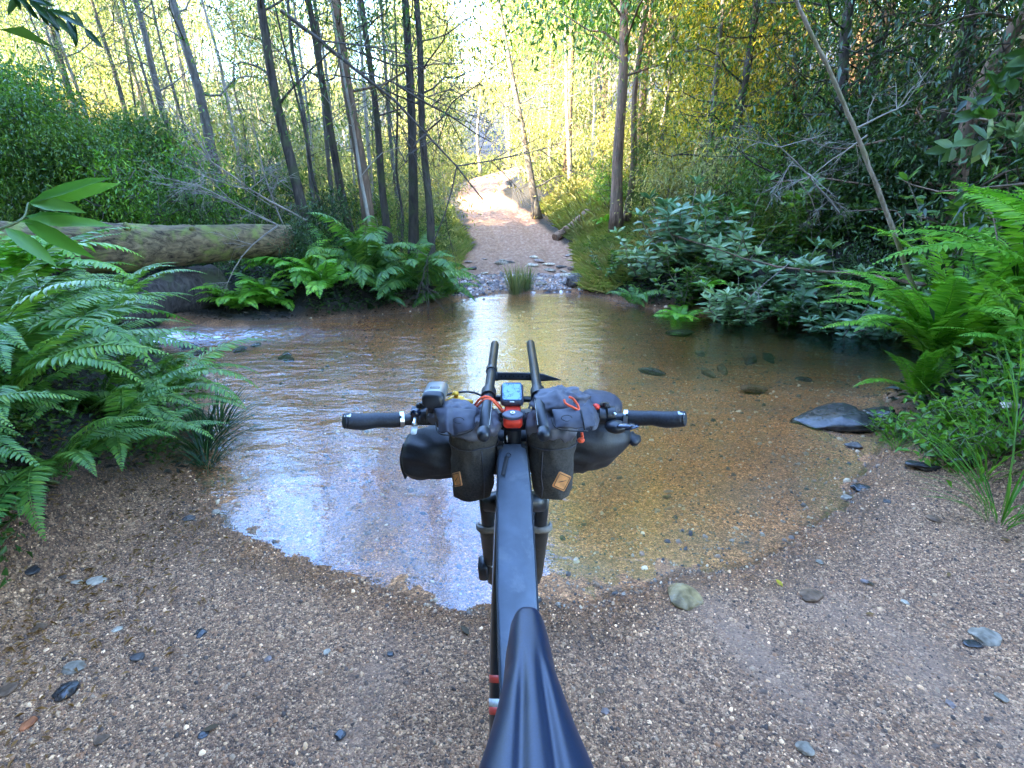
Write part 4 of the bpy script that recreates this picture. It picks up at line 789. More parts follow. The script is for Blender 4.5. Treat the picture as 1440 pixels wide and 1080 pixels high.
grock(100, 993, 30, 26, 'dark stone in the lower left gravel', 'wet', 70, .5)
grock(48, 1040, 20, 18, 'orange pebble in the lower left corner', 'orange', 71, .4)
grock(140, 829, 28, 14, 'pale flat stone near the left plants', 'pale', 72, .25)
grock(112, 832, 20, 8, 'white pebble left of the pale flat stone', 'pale', 73, .25)
grock(60, 845, 22, 14, 'dark stone under the left plants', 'wet', 74, .4)
grock(268, 737, 18, 12, 'bluish pebble at the left waterline', 'blue', 75, .5)
grock(1064, 529, 44, 14, 'brown stone breaking the water surface left of the right ferns', 'brown', 76, .3, sink=-.4)
grock(1170, 560, 26, 10, 'small brown stone in the water above the long wet rock', 'brown', 77, .4, sink=-.4)
grock(1350, 680, 44, 26, 'dark stone among the low plants on the right', 'wet', 78, .4)
grock(1300, 668, 50, 18, 'long dark stone below the low plants on the right', 'wet', 79, .3, -.3)
grock(1390, 668, 24, 20, 'pale stone among the low plants on the right', 'pale', 80, .5)
grock(1200, 628, 24, 14, 'blue-grey pebble in the shallows by the long wet rock', 'blue', 81, .4)
grock(1210, 690, 28, 14, 'dark pebble on the right gravel below the wet rock', 'wet', 82, .4)
for i, (x, y, w_, m) in enumerate([(1190, 700, 16, 'grey'), (1245, 712, 12, 'blue'), (1150, 800, 12, 'grey'), (1213, 830, 12, 'pink'), (1310, 740, 20, 'brown'), (1268, 860, 12, 'pale'), (842, 985, 14, 'brown'), (850, 1015, 12, 'pink'), (285, 905, 18, 'wet'), (480, 1050, 18, 'wet'), (290, 1050, 16, 'wet'), (462, 930, 11, 'pale'), (550, 930, 12, 'wet'), (170, 900, 14, 'pale'), (380, 940, 11, 'pink'), (60, 900, 22, 'brown'), (20, 990, 26, 'brown'), (150, 1060, 20, 'brown'), (1330, 1010, 14, 'pink'), (1400, 1000, 18, 'grey')]):
    grock(x, y, w_, w_ * .7, 'small %s stone lying loose on the near gravel' % {'wet': 'dark', 'pink': 'pinkish', 'blue': 'bluish'}.get(m, m), m, 90 + i, .35, i, name='pebble', group='loose stones on the near gravel')
grock(808, 408, 30, 18, 'blue-grey boulder at the right corner of the far shore', 'blue', 121, .8, name='rock', sink=-.1)
grock(640, 416, 14, 10, 'dark rock at the left corner of the far shore', 'wet', 122, .8, name='rock', sink=-.1)
rr_ = random.Random(12)
for i in range(34):
    px, py = rr_.uniform(645, 810), rr_.uniform(378, 411); m = rr_.choice(['pink', 'grey', 'pink', 'pale', 'blue'])
    grock(px, py, rr_.uniform(8, 22), rr_.uniform(5, 9), 'flat %s stone in the stony landing where the track enters the water' % {'pink': 'pinkish', 'blue': 'bluish'}.get(m, m), m, 130 + i, .35, rr_.uniform(-.5, .5), name='flat_stone', group='flat stones of the far landing')
for i in range(8):
    px, py = rr_.uniform(880, 1180), rr_.uniform(452, 520); grock(px, py, rr_.uniform(20, 50), rr_.uniform(8, 14), 'dark submerged stone in the pool on the right', 'wet' if i % 2 else 'brown', 170 + i, .3, rr_.uniform(0, 3), name='stone', group='submerged stones of the right pool')
for i in range(12):
    px, py = rr_.uniform(150, 440), rr_.uniform(458, 492); grock(px, py, rr_.uniform(14, 30), rr_.uniform(6, 10), 'dark wet stone in the rapids below the log', 'wet', 190 + i, .4, rr_.uniform(0, 3), name='stone', group='stones in the rapids', sink=0)
def fallen_leaf(px, py, m, rot, L=.05, label=''):
    p = gnd(px, py); z = max(hz(p.x, p.y), 0) + .006; rs = np.random.RandomState(int(px)); V, T, Q = leaves(np.array([[0, 0, 0.]]), np.array([[math.cos(rot), math.sin(rot), .08]]), np.array([L]), np.array([L * .4]), rs, True, .1, None, .1)
    o = NP().add(V, T, Q).build('fallen_leaf', m); o.location = (p.x, p.y, z); return tag(o, label, 'leaf', 'fallen leaves on the gravel')
for i, (x, y, k, lb) in enumerate([(1213, 878, 'brown', 'orange-brown fallen leaf on the right gravel'), (1098, 838, 'gold', 'yellow fallen leaf next to the flat brown stone'), (945, 692, 'brown', 'dark curled leaf on the stream bed right of the bags'), (1215, 830, 'litter', 'dull leaf on the gravel above the orange-brown one'), (290, 1048, 'litter', 'dark leaf at the lower left'), (660, 905, 'litter', 'brown leaf beside the down tube'), (1330, 820, 'brown', 'brown leaf near the right grass'), (1400, 770, 'brown', 'reddish leaf under the right grass blades')]):
    fallen_leaf(x, y, G[k], i * 1.7, .035 + .01 * (i % 3), lb)

# ---------------------------------------------------------------- grass, ground cover, litter
def blades(name, label, n_, region, cond, L, W, leaf, seed, lean=.5, cat='grass', flatl=False, zoff=0):
    rs_ = np.random.RandomState(seed); x0, x1, y0, y1 = region; x = x0 + (x1 - x0) * rs_.rand(n_ * 4); y = y0 + (y1 - y0) * rs_.rand(n_ * 4) ** 1.3
    h, d, g_, t_ = terrain(x, y); k = cond(x, y, h, d, g_, t_); x, y, h = x[k][:n_], y[k][:n_], h[k][:n_]; N = len(x); a = rs_.rand(N) * 6.28
    Dh = np.stack([np.cos(a), np.sin(a), 0 * a], -1)
    if flatl: D = Dh + rs_.randn(N, 3) * .25; up = np.array([0, 0, 1.]); z = h + zoff * rs_.rand(N) ** 1.5 + .01
    else: D = Dh * lean * (.2 + rs_.rand(N, 1)) + [0, 0, 1]; up = -Dh + [0, 0, .3]; z = h - .01
    V, T, Q = leaves(np.stack([x, y, z], -1), D, L * (.5 + .8 * rs_.rand(N)), W, rs_, False, .5, up, .4 if flatl else .2)
    return tag(mesh_np(name, V, T, G[leaf]), label, cat, kind='stuff')
ca_ = lambda x, y: np.interp(y, TY, CX)
blades('grass', 'long soft green grass on the bank right of the dirt track', 44000, (.8, 5.5, 9.0, 21), lambda x, y, h, d, g, t: (t < .6) & (d > .05) & (x > ca_(x, y)), .24, .007, 'softgrass', 601, 1.7)
blades('grass', 'pale dry grass mixed through the bank right of the track', 10000, (.8, 5, 9.3, 22), lambda x, y, h, d, g, t: (t < .35) & (d > .05) & (x > ca_(x, y)) & (vnoise(x, y, .8, 51) > 0), .28, .007, 'litgrass', 602, 1.7)
blades('grass', 'mixed grass on the left verge of the dirt track', 16000, (-3.6, .2, 9.2, 22), lambda x, y, h, d, g, t: (t < .6) & (d > .05) & (x < ca_(x, y)), .24, .010, 'softgrass', 603, 1.0)
blades('grass', 'sunlit yellow grass of the far wood floor', 26000, (-22, 20, 15, 45), lambda x, y, h, d, g, t: (t < .1), .5, .03, 'yellow', 604, .8)
blades('ground_cover', 'low green leaves covering the stream banks', 42000, (-9, 8, 1, 14), lambda x, y, h, d, g, t: (t < .2) & (g < .12) & (d > .1) & ~((x < -2.9) & (y > 6.3) & (d < 1.2)) & ~((x < 0) & (y < 5)) & ~((x > 2.2) & (x < 5) & (y > 2) & (y < 5.5)), .07, .03, 'mid', 605, flatl=True, zoff=.14)
blades('ground_cover', 'low dark leaves under the shrubs of both banks', 30000, (-9, 9, 1, 14), lambda x, y, h, d, g, t: (t < .2) & (g < .12) & (d > .06) & ~((x < -2.9) & (y > 6.3) & (d < 1.0)) & ~((x < 0) & (y < 4.5)), .09, .04, 'dark', 606, flatl=True, zoff=.12)
blades('ground_cover', 'tiny dark leaves and moss below the left ferns', 16000, (-4.5, -1.7, .9, 5), lambda x, y, h, d, g, t: (g < .3) & (d > .04), .035, .018, 'mid', 608, flatl=True, zoff=.10)
blades('leaf_litter', 'fine brown leaf litter washed along the left edge of the gravel', 1400, (-2.2, -1.1, .8, 2.8), lambda x, y, h, d, g, t: (d > .03) & (np.random.RandomState(4).rand(len(x)) < (-1.05 - x) * 1.1), .03, .009, 'brown', 609, flatl=True, zoff=.008, cat='leaf litter')
blades('leaf_litter', 'brown fallen leaves and bark litter on the banks', 24000, (-8, 8, .8, 13), lambda x, y, h, d, g, t: (t < .4) & (g < .6) & (d > .03), .06, .02, 'litter', 607, flatl=True, zoff=.01, cat='leaf litter')
for k in range(7):                       # dead bracken on the right bank
    pass
br = NP(); rs_ = np.random.RandomState(77); V, T, Q = cloud(np.array([2.75, 9.7, hz(2.75, 9.7) + .35]) + rs_.randn(26, 3) * [.22, .25, .2], .12, 40, .07, .02, rs_, .8); br.add(V, T, Q)
root = thing('dead_bracken', (2.75, 9.7, hz(2.75, 9.7)), 'clump of rust-brown dead bracken at the right edge of the grass bank', 'plant'); br.build('leaves', G['brown'], root)
mb = MB(); [mb.tube([(2.75, 9.7, hz(2.75, 9.7)), Vector((2.75, 9.7, hz(2.75, 9.7) + .3)) + Vector(rs_.randn(3) * .15), Vector((2.75, 9.7, hz(2.75, 9.7) + .5)) + Vector(rs_.randn(3) * .3)], .006, 4) for k in range(14)]; mb.build('stems', BK['twig'], root)
# ---------------------------------------------------------------- the bicycle (x to the right, y forward; tyres on the gravel at z = 0)
M = {}
M['black'] = plain('black_metal', (.012, .014, .018), .38, sc=60, spec=.5)
M['rubber'] = plain('rubber_grip', (.012, .015, .022), .55, sc=220, amp=.5, bs=.35, bd=.0008)
M['tyre'] = plain('tyre_rubber', (.02, .019, .018), .8, sc=80, amp=.5, dirt=(.12, .09, .07))
M['frame'] = plain('frame_paint', (.012, .012, .014), .3, coat=.6, sc=40, dirt=(.05, .04, .035))
M['silver'] = plain('silver_metal', (.62, .63, .64), .28, 1, sc=50, amp=.1)
M['gold'] = plain('dull_gold_seal', (.45, .33, .22), .35, .8, sc=50)
M['fork'] = plain('fork_lower', (.02, .019, .018), .4, sc=30, dirt=(.12, .09, .06))
M['guard'] = plain('fork_guard', (.16, .14, .12), .6, sc=60, dirt=(.25, .2, .15))
M['red'] = plain('red_anodised', (.75, .045, .02), .38, .25, sc=60, amp=.1)
M['redt'] = plain('red_decal', (.6, .06, .04), .4, sc=60, amp=.1)
M['saddle'] = plain('saddle_cover', (.004, .010, .030), .42, sc=500, amp=.3, bs=.12, bd=.0004, spec=.6)  # black cover; the navy base paints in its blue sky sheen
M['bag'] = plain('frame_bag_fabric', (.068, .084, .108), .62, sc=22, amp=.22, bs=.2, dirt=(.17, .18, .19))
M['bagd'] = plain('frame_bag_edge', (.014, .014, .015), .7, sc=200, bs=.3)
M['greyf'] = plain('grey_ripstop', (.085, .085, .105), .6, sc=35, amp=.25, bs=.25, bd=.003)
M['greyd'] = plain('dark_grey_flap', (.04, .04, .054), .55, sc=30, amp=.3, bs=.25, bd=.003)
M['canvas'] = plain('black_canvas', (.04, .035, .03), .85, sc=260, amp=.5, bs=.5, bd=.001, dirt=(.09, .075, .06))
M['roll'] = plain('black_nylon', (.011, .011, .014), .55, sc=200, amp=.4, bs=.3)
M['rollp'] = plain('purple_grey_nylon', (.04, .037, .05), .6, sc=60, amp=.3, bs=.3, bd=.002)
M['leather'] = plain('tan_leather', (.62, .25, .07), .55, sc=60, amp=.3, bs=.3)
M['stitch'] = plain('dark_stamp', (.05, .025, .015), .7)
M['orange'] = plain('orange_cord', (.85, .10, .03), .6, sc=300, amp=.25, bs=.4)
M['yellow'] = plain('yellow_plastic', (.8, .42, .03), .45, sc=80)
M['white'] = plain('white_cap', (.6, .62, .6), .4, sc=80)
M['light'] = plain('light_housing', (.26, .27, .28), .34, .6, sc=40, amp=.15)
M['blue'] = plain('blue_black_gloss', (.01, .02, .045), .18, sc=40, coat=.5)
def screen():
    m, n, l, p, out = newmat('map_screen'); tc = n.new('ShaderNodeTexCoord'); o = tc.outputs['Object']
    v = n.new('ShaderNodeTexVoronoi'); v.feature = 'DISTANCE_TO_EDGE'; v.inputs['Scale'].default_value = 110; l.new(o, v.inputs[0])
    ns = noise(n, l, 150, 4, o, 1.5, .7); b2 = noise(n, l, 60, 2, o)
    a = ramp_out(n, l, v.outputs[0], [(.03, (1, 1, 1)), (.08, (0, 0, 0))]); b = ramp_out(n, l, ns.outputs[0], [(.56, (0, 0, 0)), (.6, (1, 1, 1))])
    k = ramp_out(n, l, b2.outputs[0], [(.42, (0, 0, 0)), (.55, (1, 1, 1))])
    f = math_(n, l, 'MULTIPLY', math_(n, l, 'MAXIMUM', math_(n, l, 'MULTIPLY', a, .7), b), k)
    l.new(mix(n, l, f, (.17, .33, .55), (.02, .05, .1)), p.inputs['Base Color']); p.inputs['Roughness'].default_value = .12; return m
M['screen'] = screen()
bike = thing('bicycle', (0, .19, 0), 'black bikepacking mountain bike seen from its saddle, front wheel at the edge of the ford', 'bicycle')
ax = lambda x, y, z: Vector((x, y, z))
# wheels
def wheel(c, r, name, x=0.0, steer=0.0):
    mb = MB(); n = 64; rings = []
    for k in range(n):
        a = 2 * math.pi * k / n; o = Vector((0, math.cos(a), math.sin(a))); rings.append([Vector(c) + o * (r - .028 + .028 * math.cos(q)) + Vector((.029 * math.sin(q), 0, 0)) for q in [j * math.pi / 5 for j in range(10)]])
    rings.append(rings[0]); mb.loft(rings, cap=False); w_ = mb.build(name, M['tyre'], bike)
    kb = MB()
    for k in range(90):
        a = 2 * math.pi * k / 90; o = Vector((0, math.cos(a), math.sin(a))); t = Vector((0, -math.sin(a), math.cos(a)))
        for xx in ((-.017, .004, .017) if k % 2 else (-.023, .0, .023)):
            rot = Matrix((Vector((1, 0, 0)), t, o)).transposed(); kb.box(Vector(c) + o * (r - .001 - abs(xx) * .3) + Vector((xx, 0, 0)), (.009, .013, .008), rot)
    kb.build('tread', M['tyre'], w_, smooth=False)
    rb = MB(); rings = []
    for k in range(n + 1):
        a = 2 * math.pi * k / n; o = Vector((0, math.cos(a), math.sin(a))); rings.append([Vector(c) + o * (r - .07 + dr) + Vector((dx, 0, 0)) for dx, dr in ((-.014, .018), (.014, .018), (.012, -.006), (-.012, -.006))])
    rb.loft(rings, cap=False).build('rim', M['black'], w_)
    sb = MB()
    for k in range(28):
        a = 2 * math.pi * k / 28; a2 = a + (.5 if k % 4 < 2 else -.5); xx = .028 if k % 2 else -.028
        sb.tube([Vector(c) + Vector((xx, math.cos(a2) * .022, math.sin(a2) * .022)), Vector(c) + Vector((0, math.cos(a) * (r - .074), math.sin(a) * (r - .074)))], .001, 4)
    sb.build('spokes', M['silver'], w_)
    MB().tube([Vector(c) + ax(-.05, 0, 0), Vector(c) + ax(-.035, 0, 0), Vector(c) + ax(-.03, 0, 0), Vector(c) + ax(.03, 0, 0), Vector(c) + ax(.035, 0, 0), Vector(c) + ax(.05, 0, 0)], [.01, .012, .028, .028, .012, .01], 16).build('hub', M['black'], w_)
    dc = MB(); rr = [[Vector(c) + ax(-.04 + d, math.cos(q) * ro, math.sin(q) * ro) for q in [j * math.pi / 18 for j in range(36)]] for d, ro in ((0, .06), (0, .09), (.002, .09), (.002, .06))]; rr.append(rr[0]); dc.loft(rr, cap=False).build('brake_disc', M['silver'], w_)
FA = ax(.006, 1.345, .37)
wheel(FA, .37, 'front_wheel'); wheel((.0, .16, .37), .37, 'rear_wheel')
# frame
HT, HB, BB, ST_, RA = ax(.004, 1.055, .93), ax(.004, 1.105, .80), ax(-.005, .60, .335), ax(.012, .47, .80), ax(0, .16, .37)
fr = MB(); fr.tube([HT + (HT - HB) * .1, HT, HB, HB - (HT - HB) * .1], [.027, .026, .028, .03], 18)
fr.tube(bez([HB + ax(-.008, -.01, .02), lerp(HB, BB, .5) + ax(-.012, .0, -.01), BB], 12), [.036] * 13, 18)
fr.tube([HT + ax(0, -.01, -.01), lerp(HT, ST_, .5) + ax(0, 0, -.012), ST_ + ax(0, 0, -.06)], .022, 14)
fr.tube([BB, ST_], .019, 14); fr.tube([BB + ax(-.045, 0, 0), BB + ax(.045, 0, 0)], .03, 16)
for s in (-1, 1):
    fr.tube(bez([BB + ax(.03 * s, -.03, 0), lerp(BB, RA, .5) + ax(.045 * s, 0, 0), RA + ax(.06 * s, 0, 0)], 10), .012, 8); fr.tube(bez([ST_ + ax(.015 * s, -.01, -.08), lerp(ST_, RA, .5) + ax(.045 * s, 0, 0), RA + ax(.06 * s, 0, 0)], 10), .009, 8)
fr.build('frame', M['frame'], bike, sharp=50)
for i, (t0, t1) in enumerate(((.55, .555), (.64, .645))):
    a, b = HB + ax(-.008, -.01, .02), BB; q = MB(); pts = bez([a, lerp(HB, BB, .5) + ax(-.012, .0, -.01), b], 48); q.tube(pts[int(t0 * 48):int(t1 * 48) + 2], .0368, 18); q.build('decal', M['redt'], bike)
q = MB(); q.tube(pts[29:31], .0369, 18).build('decal', M['white'], bike)
for s in (-1, 1):                          # cranks and pedals
    e = BB + ax(.075 * s, .165 * s, -.04 * s); c_ = MB(); c_.tube([BB + ax(.06 * s, 0, 0), BB + ax(.07 * s, .05 * s, -.012 * s), e], [.018, .013, .013], 8); cr = c_.build('crank', M['black'], bike)
    pd = MB(); pd.box(e + ax(.055 * s, 0, 0), (.095, .095, .018), None, .012); pd.build('pedal', M['black'], cr)
q = MB(); rr = [[BB + ax(.05 + d, math.cos(k) * ro, math.sin(k) * ro) for k in [j * math.pi / 20 for j in range(40)]] for d, ro in ((0, .05), (0, .066), (.003, .066), (.003, .05))]; rr.append(rr[0]); q.loft(rr, cap=False).build('chainring', M['silver'], bike)
# fork
CRN = ax(.006, 1.125, .775)
q = MB(); q.tube([CRN + ax(-.075, 0, 0), CRN + ax(-.05, -.005, .006), CRN + ax(0, -.012, .02), CRN + ax(.05, -.005, .006), CRN + ax(.075, 0, 0)], [.022, .026, .032, .026, .022], 14); fk = q.build('fork', M['black'], bike)
for s in (-1, 1):
    tp = CRN + ax(.072 * s, 0, .02); lo = FA + ax(.066 * s, -.004, -.01); mid = lerp(tp, lo, .30)
    MB().tube([tp, lerp(tp, lo, .5)], .0175, 18).build('stanchion', M['black'], fk)
    MB().tube([mid, mid + (lo - tp) * .02, lerp(tp, lo, .36), lerp(tp, lo, .6), lerp(tp, lo, .9), lo, lo + (lo - tp) * .03], [.023, .0255, .0255, .024, .0235, .019, .012], 20).build('fork_leg', M['fork'], fk, sharp=40)
    MB().tube([mid - (lo - tp) * .012, mid + (lo - tp) * .004], .0215, 18).build('wiper_seal', M['gold'], fk)
    g = MB(); rings = []
    for u in np.linspace(-.05, .05, 2):
        pass
    a0 = mid + (lo - tp) * .01; dn = (lo - tp).normalized(); 
    pts = [a0 + Vector((math.cos(R(t)) * .030, 0, 0)) + (-Vector((0, 1, 0)).cross(dn).cross(dn) * 0) + Vector((0, -.028, .006)) * math.sin(R(t)) for t in range(-20, 201, 20)]
    g.tube(pts, [.0045] * len(pts), 6, flat=2.2); g.build('stone_guard', M['guard'], fk)
q = MB(); ar = [lerp(CRN, FA, .33) + ax(.07 * math.cos(R(t)), .028 * math.sin(R(t)) + .02, .055 * math.sin(R(t)) - .01) for t in range(0, 181, 12)]; q.tube(ar, .013, 10).build('fork_brace', M['fork'], fk)
q = MB(); q.box(lerp(CRN, FA, .80) + ax(-.092, -.02, 0), (.03, .05, .075), Matrix.Rotation(R(25), 3, 'X'), .01).build('brake_caliper', M['black'], fk)
q = MB(); q.tube([lerp(CRN, FA, .70) + ax(-.067, -.001, 0), lerp(CRN, FA, .76) + ax(-.067, -.001, 0)], .0262, 18).build('sticker', M['white'], fk)
# head, stem, bars
top = ax(.001, 1.03, 1.008)
MB().tube([HT, top + ax(0, 0, -.035)], [.027, .024], 18).build('headset', M['black'], bike)
MB().tube([top + ax(0, .002, -.035), top + ax(0, .0, -.022), top + ax(0, 0, -.020)], [.0215, .0215, .018], 24).build('spacer', M['silver'], bike)
BAR = cp(722, 590, 1.135)                 # bar centre
st = MB(); st.tube([top + ax(0, -.002, -.02), top + ax(0, -.004, .018)], .019, 18); st.tube([top + ax(0, 0, -.002), lerp(top, BAR, .6), BAR], [.019, .017, .022], 14); st.tube([BAR + ax(-.026, 0, 0), BAR + ax(.026, 0, 0)], .0235, 18); st.build('stem', M['black'], bike, sharp=45)
L_, R_ = cp(562, 590, 1.12), cp(884, 588, 1.12)
hb_ = MB(); hb_.tube(bez([cp(487, 592, 1.09), cp(530, 591, 1.11), cp(600, 590, 1.13), cp(660, 591, 1.135), BAR, cp(780, 591, 1.135), cp(840, 589, 1.13), cp(915, 588, 1.11), cp(960, 589, 1.09)], 40), .0125, 16); hb_.build('handlebar', M['black'], bike)
for s, pts in ((-1, [cp(486, 592, 1.085), cp(491, 592, 1.088), cp(510, 593, 1.095), cp(530, 591, 1.105), cp(548, 591, 1.112), cp(563, 590, 1.118)]), (1, [cp(961, 589, 1.085), cp(956, 589, 1.088), cp(938, 590, 1.095), cp(918, 588, 1.105), cp(900, 588, 1.112), cp(882, 587, 1.118)])):
    rd = [.0165, .0175, .0182, .0162, .0165, .0165]; b = bez(pts, 25); g = MB(); g.tube(b, [float(np.interp(i / (len(b) - 1), np.linspace(0, 1, 6), rd)) for i in range(len(b))], 24); gp = g.build('grip', M['rubber'], bike)
    e = b[0]; o = (b[0] - b[2]).normalized(); MB().tube([e + o * .0005, e + o * .003, e + o * .005], [.0165, .0165, .013], 20).build('end_cap', M['white' if False else 'rubber'], gp)
    wp = MB(); wp.box(e - o * .008 + ax(0, -.006, .0150), (.014, .012, .003), Matrix.Rotation(R(10), 3, 'X'), .002).build('reflector', M['white'], gp)
    c2 = b[-1]; o2 = (b[-1] - b[-3]).normalized(); MB().tube([c2 - o2 * .001, c2 + o2 * .008], .0178, 24).build('lock_ring', M['silver'], gp, sharp=40)
    MB().tube([c2 + o2 * .004 + ax(0, -.012, .010), c2 + o2 * .004 + ax(0, -.016, .013)], .003, 8).build('bolt', M['black'], gp)
# brake levers and shifter
for s, x0, nm in ((-1, 585, 'brake_lever'), (1, 858, 'brake_lever')):
    c = cp(x0, 583, 1.125); b = MB(); b.tube([c + ax(-.008, 0, 0), c + ax(.008, 0, 0)], .0185, 18); b.tube(bez([c + ax(.002 * s, .012, -.002), c + ax(-.004 * s, .035, -.01), c + ax(-.03 * s, .05, -.014)], 10), [.011] * 11, 12)
    b.box(c + ax(-.012 * s, .004, .02), (.022, .016, .010), None, .004); b.tube([c + ax(-.014 * s, -.004, .022), c + ax(-.014 * s, -.004, .030)], .005, 10)
    bl = b.build(nm, M['black'], bike, sharp=40)
    MB().tube(bez([c + ax(-.028 * s, .055, -.016), c + ax(.02 * s, .075, -.028), c + ax(.06 * s, .065, -.034), c + ax(.10 * s, .06, -.034)], 16), [.006] * 17, 10, flat=.5).build('blade', M['black'], bl)
    MB().tube([c + ax(.006 * s, -.016, .008), c + ax(.006 * s, -.020, .010)], .0035, 12).build('bolt', M['silver'], bl)
    c3 = cp(x0 - 12 * s, 584, 1.12); q = MB(); q.tube([c3 + ax(-.006, 0, 0), c3 + ax(.006, 0, 0)], .0178, 16); q.build('clamp', M['black'], bl, sharp=40)
c = cp(866, 600, 1.10); q = MB(); q.ball(c, (.024, .022, .014), 18, 10); sh = q.build('shifter', M['black'], bike)
MB().tube(bez([c + ax(.006, -.010, .008), c + ax(.02, -.022, .012), c + ax(.034, -.018, .014)], 10), [.012, .013, .013, .012, .012, .012, .011, .011, .01, .009, .006], 12, flat=.35).build('paddle', M['blue'], sh)
MB().tube(bez([c + ax(.012, -.006, -.002), c + ax(.03, -.010, .002), c + ax(.046, -.004, .005)], 10), [.009] * 10 + [.005], 12, flat=.4).build('paddle', M['blue'], sh)
c = cp(584, 594, 1.09); q = MB(); q.tube(bez([c + ax(0, .012, .012), c + ax(.0, .0, .006), c + ax(0, -.012, -.002)], 8), [.004, .004, .0035, .0035, .004, .004, .005, .006, .006], 10); dl = q.build('seatpost_lever', M['silver'], bike)
q = MB(); q.box(c + ax(0, -.018, -.010), (.013, .022, .005), Matrix.Rotation(R(30), 3, 'X'), .004).build('lever_pad', M['white'], dl)
q = MB(); q.ball(c + ax(.0, .010, .018), (.012, .010, .010), 14, 8).build('lever_body', M['blue'], dl)
c = cp(838, 572, 1.11); MB().ball(c, (.009, .009, .007), 12, 8).build('dial', M['red'], bike)
for pts in ([cp(604, 566, 1.14), cp(640, 552, 1.2), cp(676, 556, 1.22), cp(700, 590, 1.2), cp(712, 640, 1.2)], [cp(846, 575, 1.14), cp(800, 555, 1.24), cp(752, 562, 1.23), cp(738, 600, 1.2), cp(732, 640, 1.2)], [cp(850, 590, 1.15), cp(790, 575, 1.25), cp(745, 585, 1.22), cp(738, 640, 1.18)]):
    MB().tube(bez(pts, 30), .0026, 8).build('cable', M['black'], bike)
# aero extensions with their brackets
for s, a, b in ((-1, cp(680, 611, .965), cp(696, 484, 1.44)), (1, cp(765, 611, .965), cp(746, 483, 1.44))):
    d = (b - a).normalized(); q = MB(); q.tube([a, lerp(a, b, .3), lerp(a, b, .31), b - d * .002, b], [.0112, .0112, .0112, .0112, .0095], 20); e = q.build('bar_extension', M['black'], bike)
    MB().tube([a - d * .014, a - d * .0135, a - d * .010, a - d * .003, a + d * .012, a + d * .013], [.002, .006, .0105, .0128, .0128, .0112], 20).build('end_plug', M['black'], e, sharp=50)
    sp = MB()
    for k in range(26): sp.box(lerp(a, b, .06 + .0085 * k) + ax(.0100 * (-s), -.002, .0052), (.0012, .0018, .0010))
    sp.build('scale_marks', M['white'], e, smooth=False)
    c = lerp(a, b, .35); q = MB(); q.tube([c - d * .016, c + d * .016], .0165, 18); q.box(ax((c.x + BAR.x) / 2 + .012 * s, BAR.y, BAR.z + .004), (.040, .036, .034), None, .010); q.tube([ax(c.x - .006 * s, BAR.y, BAR.z), ax(c.x - .038 * s, BAR.y, BAR.z)], .0215, 18); br_ = q.build('bracket', M['black'], bike, sharp=45)
    MB().tube([ax(c.x - .022 * s, BAR.y - .019, BAR.z + .012), ax(c.x - .022 * s, BAR.y - .023, BAR.z + .015)], .0035, 10).build('bolt', M['silver'], br_)
q = MB(); ca2, cb2 = cp(692, 560, 1.27), cp(757, 562, 1.27); q.tube([ca2, cb2], .008, 12).build('cross_bar', M['black'], bike)
# phone mount on the stem cap
c = cp(721, 588, 1.068); tl = Matrix.Rotation(R(8), 3, 'X')
q = MB(); q.box(c + ax(0, .002, -.004), (.040, .044, .020), tl, .008); q.box(c + ax(0, .030, .002), (.034, .040, .016), tl, .005); pm = q.build('phone_mount', M['red'], bike, sharp=40)
q = MB(); rings = []
for z, k in ((.006, 1), (.011, 1), (.0125, .9)): rings.append([c + tl @ ax(math.cos(t) * .0215 * k, -.002 + math.sin(t) * .0135 * k * (1 + .25 * abs(math.sin(t))), z) for t in [j * math.pi / 16 for j in range(32)]])
q.loft(rings).build('twist_lock', M['greyf'], pm, sharp=40)
MB().tube([c + tl @ ax(0, -.002, .012), c + tl @ ax(0, -.002, .0155)], [.0055, .005], 14).build('bolt', M['silver'], pm, sharp=40)
MB().tube([c + tl @ ax(0, -.002, .0155), c + tl @ ax(0, -.002, .0158)], [.0026, .0026], 6).build('bolt_socket', M['black'], pm)
# saddle: long nose, centre channel with two grooves
def saddle_fn(u, v):                       # u across 0..1, v from nose 0 to tail 1
    y = .522 - .30 * v; half = float(np.interp(v, [0, .02, .06, .14, .3, .5, .7, .85, 1], [.004, .014, .022, .0255, .0295, .044, .063, .075, .078])); x = (u * 2 - 1)
    cx_ = .019 + .006 * v; px = x * half; e = abs(x)
    drop = (e ** 3.2) * (.030 + .012 * v) + max(0, e - .93) * .25
    z = 1.018 + .004 * math.sin(v * 3) + .02 * max(0, v - .75) - drop - .030 * max(0, 1 - v / .08) ** 2.2
    gw = .0042 + .007 * v; gx = .0065 + .017 * max(0, v - .15)
    dep = .0065 * float(sstep(.20, .5, v))
    z -= dep * (math.exp(-((px - gx) / (gw * .75)) ** 2) + math.exp(-((px + gx) / (gw * .75)) ** 2))
    z += .0015 * math.exp(-(px / .01) ** 2) * v
    return Vector((cx_ + px * (1 + .06 * (e > .97)), y, z))
q = MB(); q.grid(saddle_fn, 60, 70)
n_ = 61                                     # skirt down the sides and nose
rim = [saddle_fn(0, j / 70) for j in range(71)][::-1] + [saddle_fn(1, j / 70) for j in range(1, 71)]
q.grid(lambda a, b: (lambda p: Vector((.019 + (p.x - .019) * (1 + .05 * math.sin(b * 3) - .22 * b), p.y - .012 * b * (p.y > .45), p.z - .034 * b)))(rim[int(round(a * (len(rim) - 1)))]), len(rim) - 1, 6)
sdl = q.build('saddle', M['saddle'], bike)
for s in (-1, 1): MB().tube(bez([ax(.019 + .012 * s, .45, .955), ax(.019 + .022 * s, .40, .935), ax(.019 + .022 * s, .30, .935), ax(.019 + .03 * s, .23, .965)], 16), .0035, 8).build('saddle_rail', M['silver'], sdl)
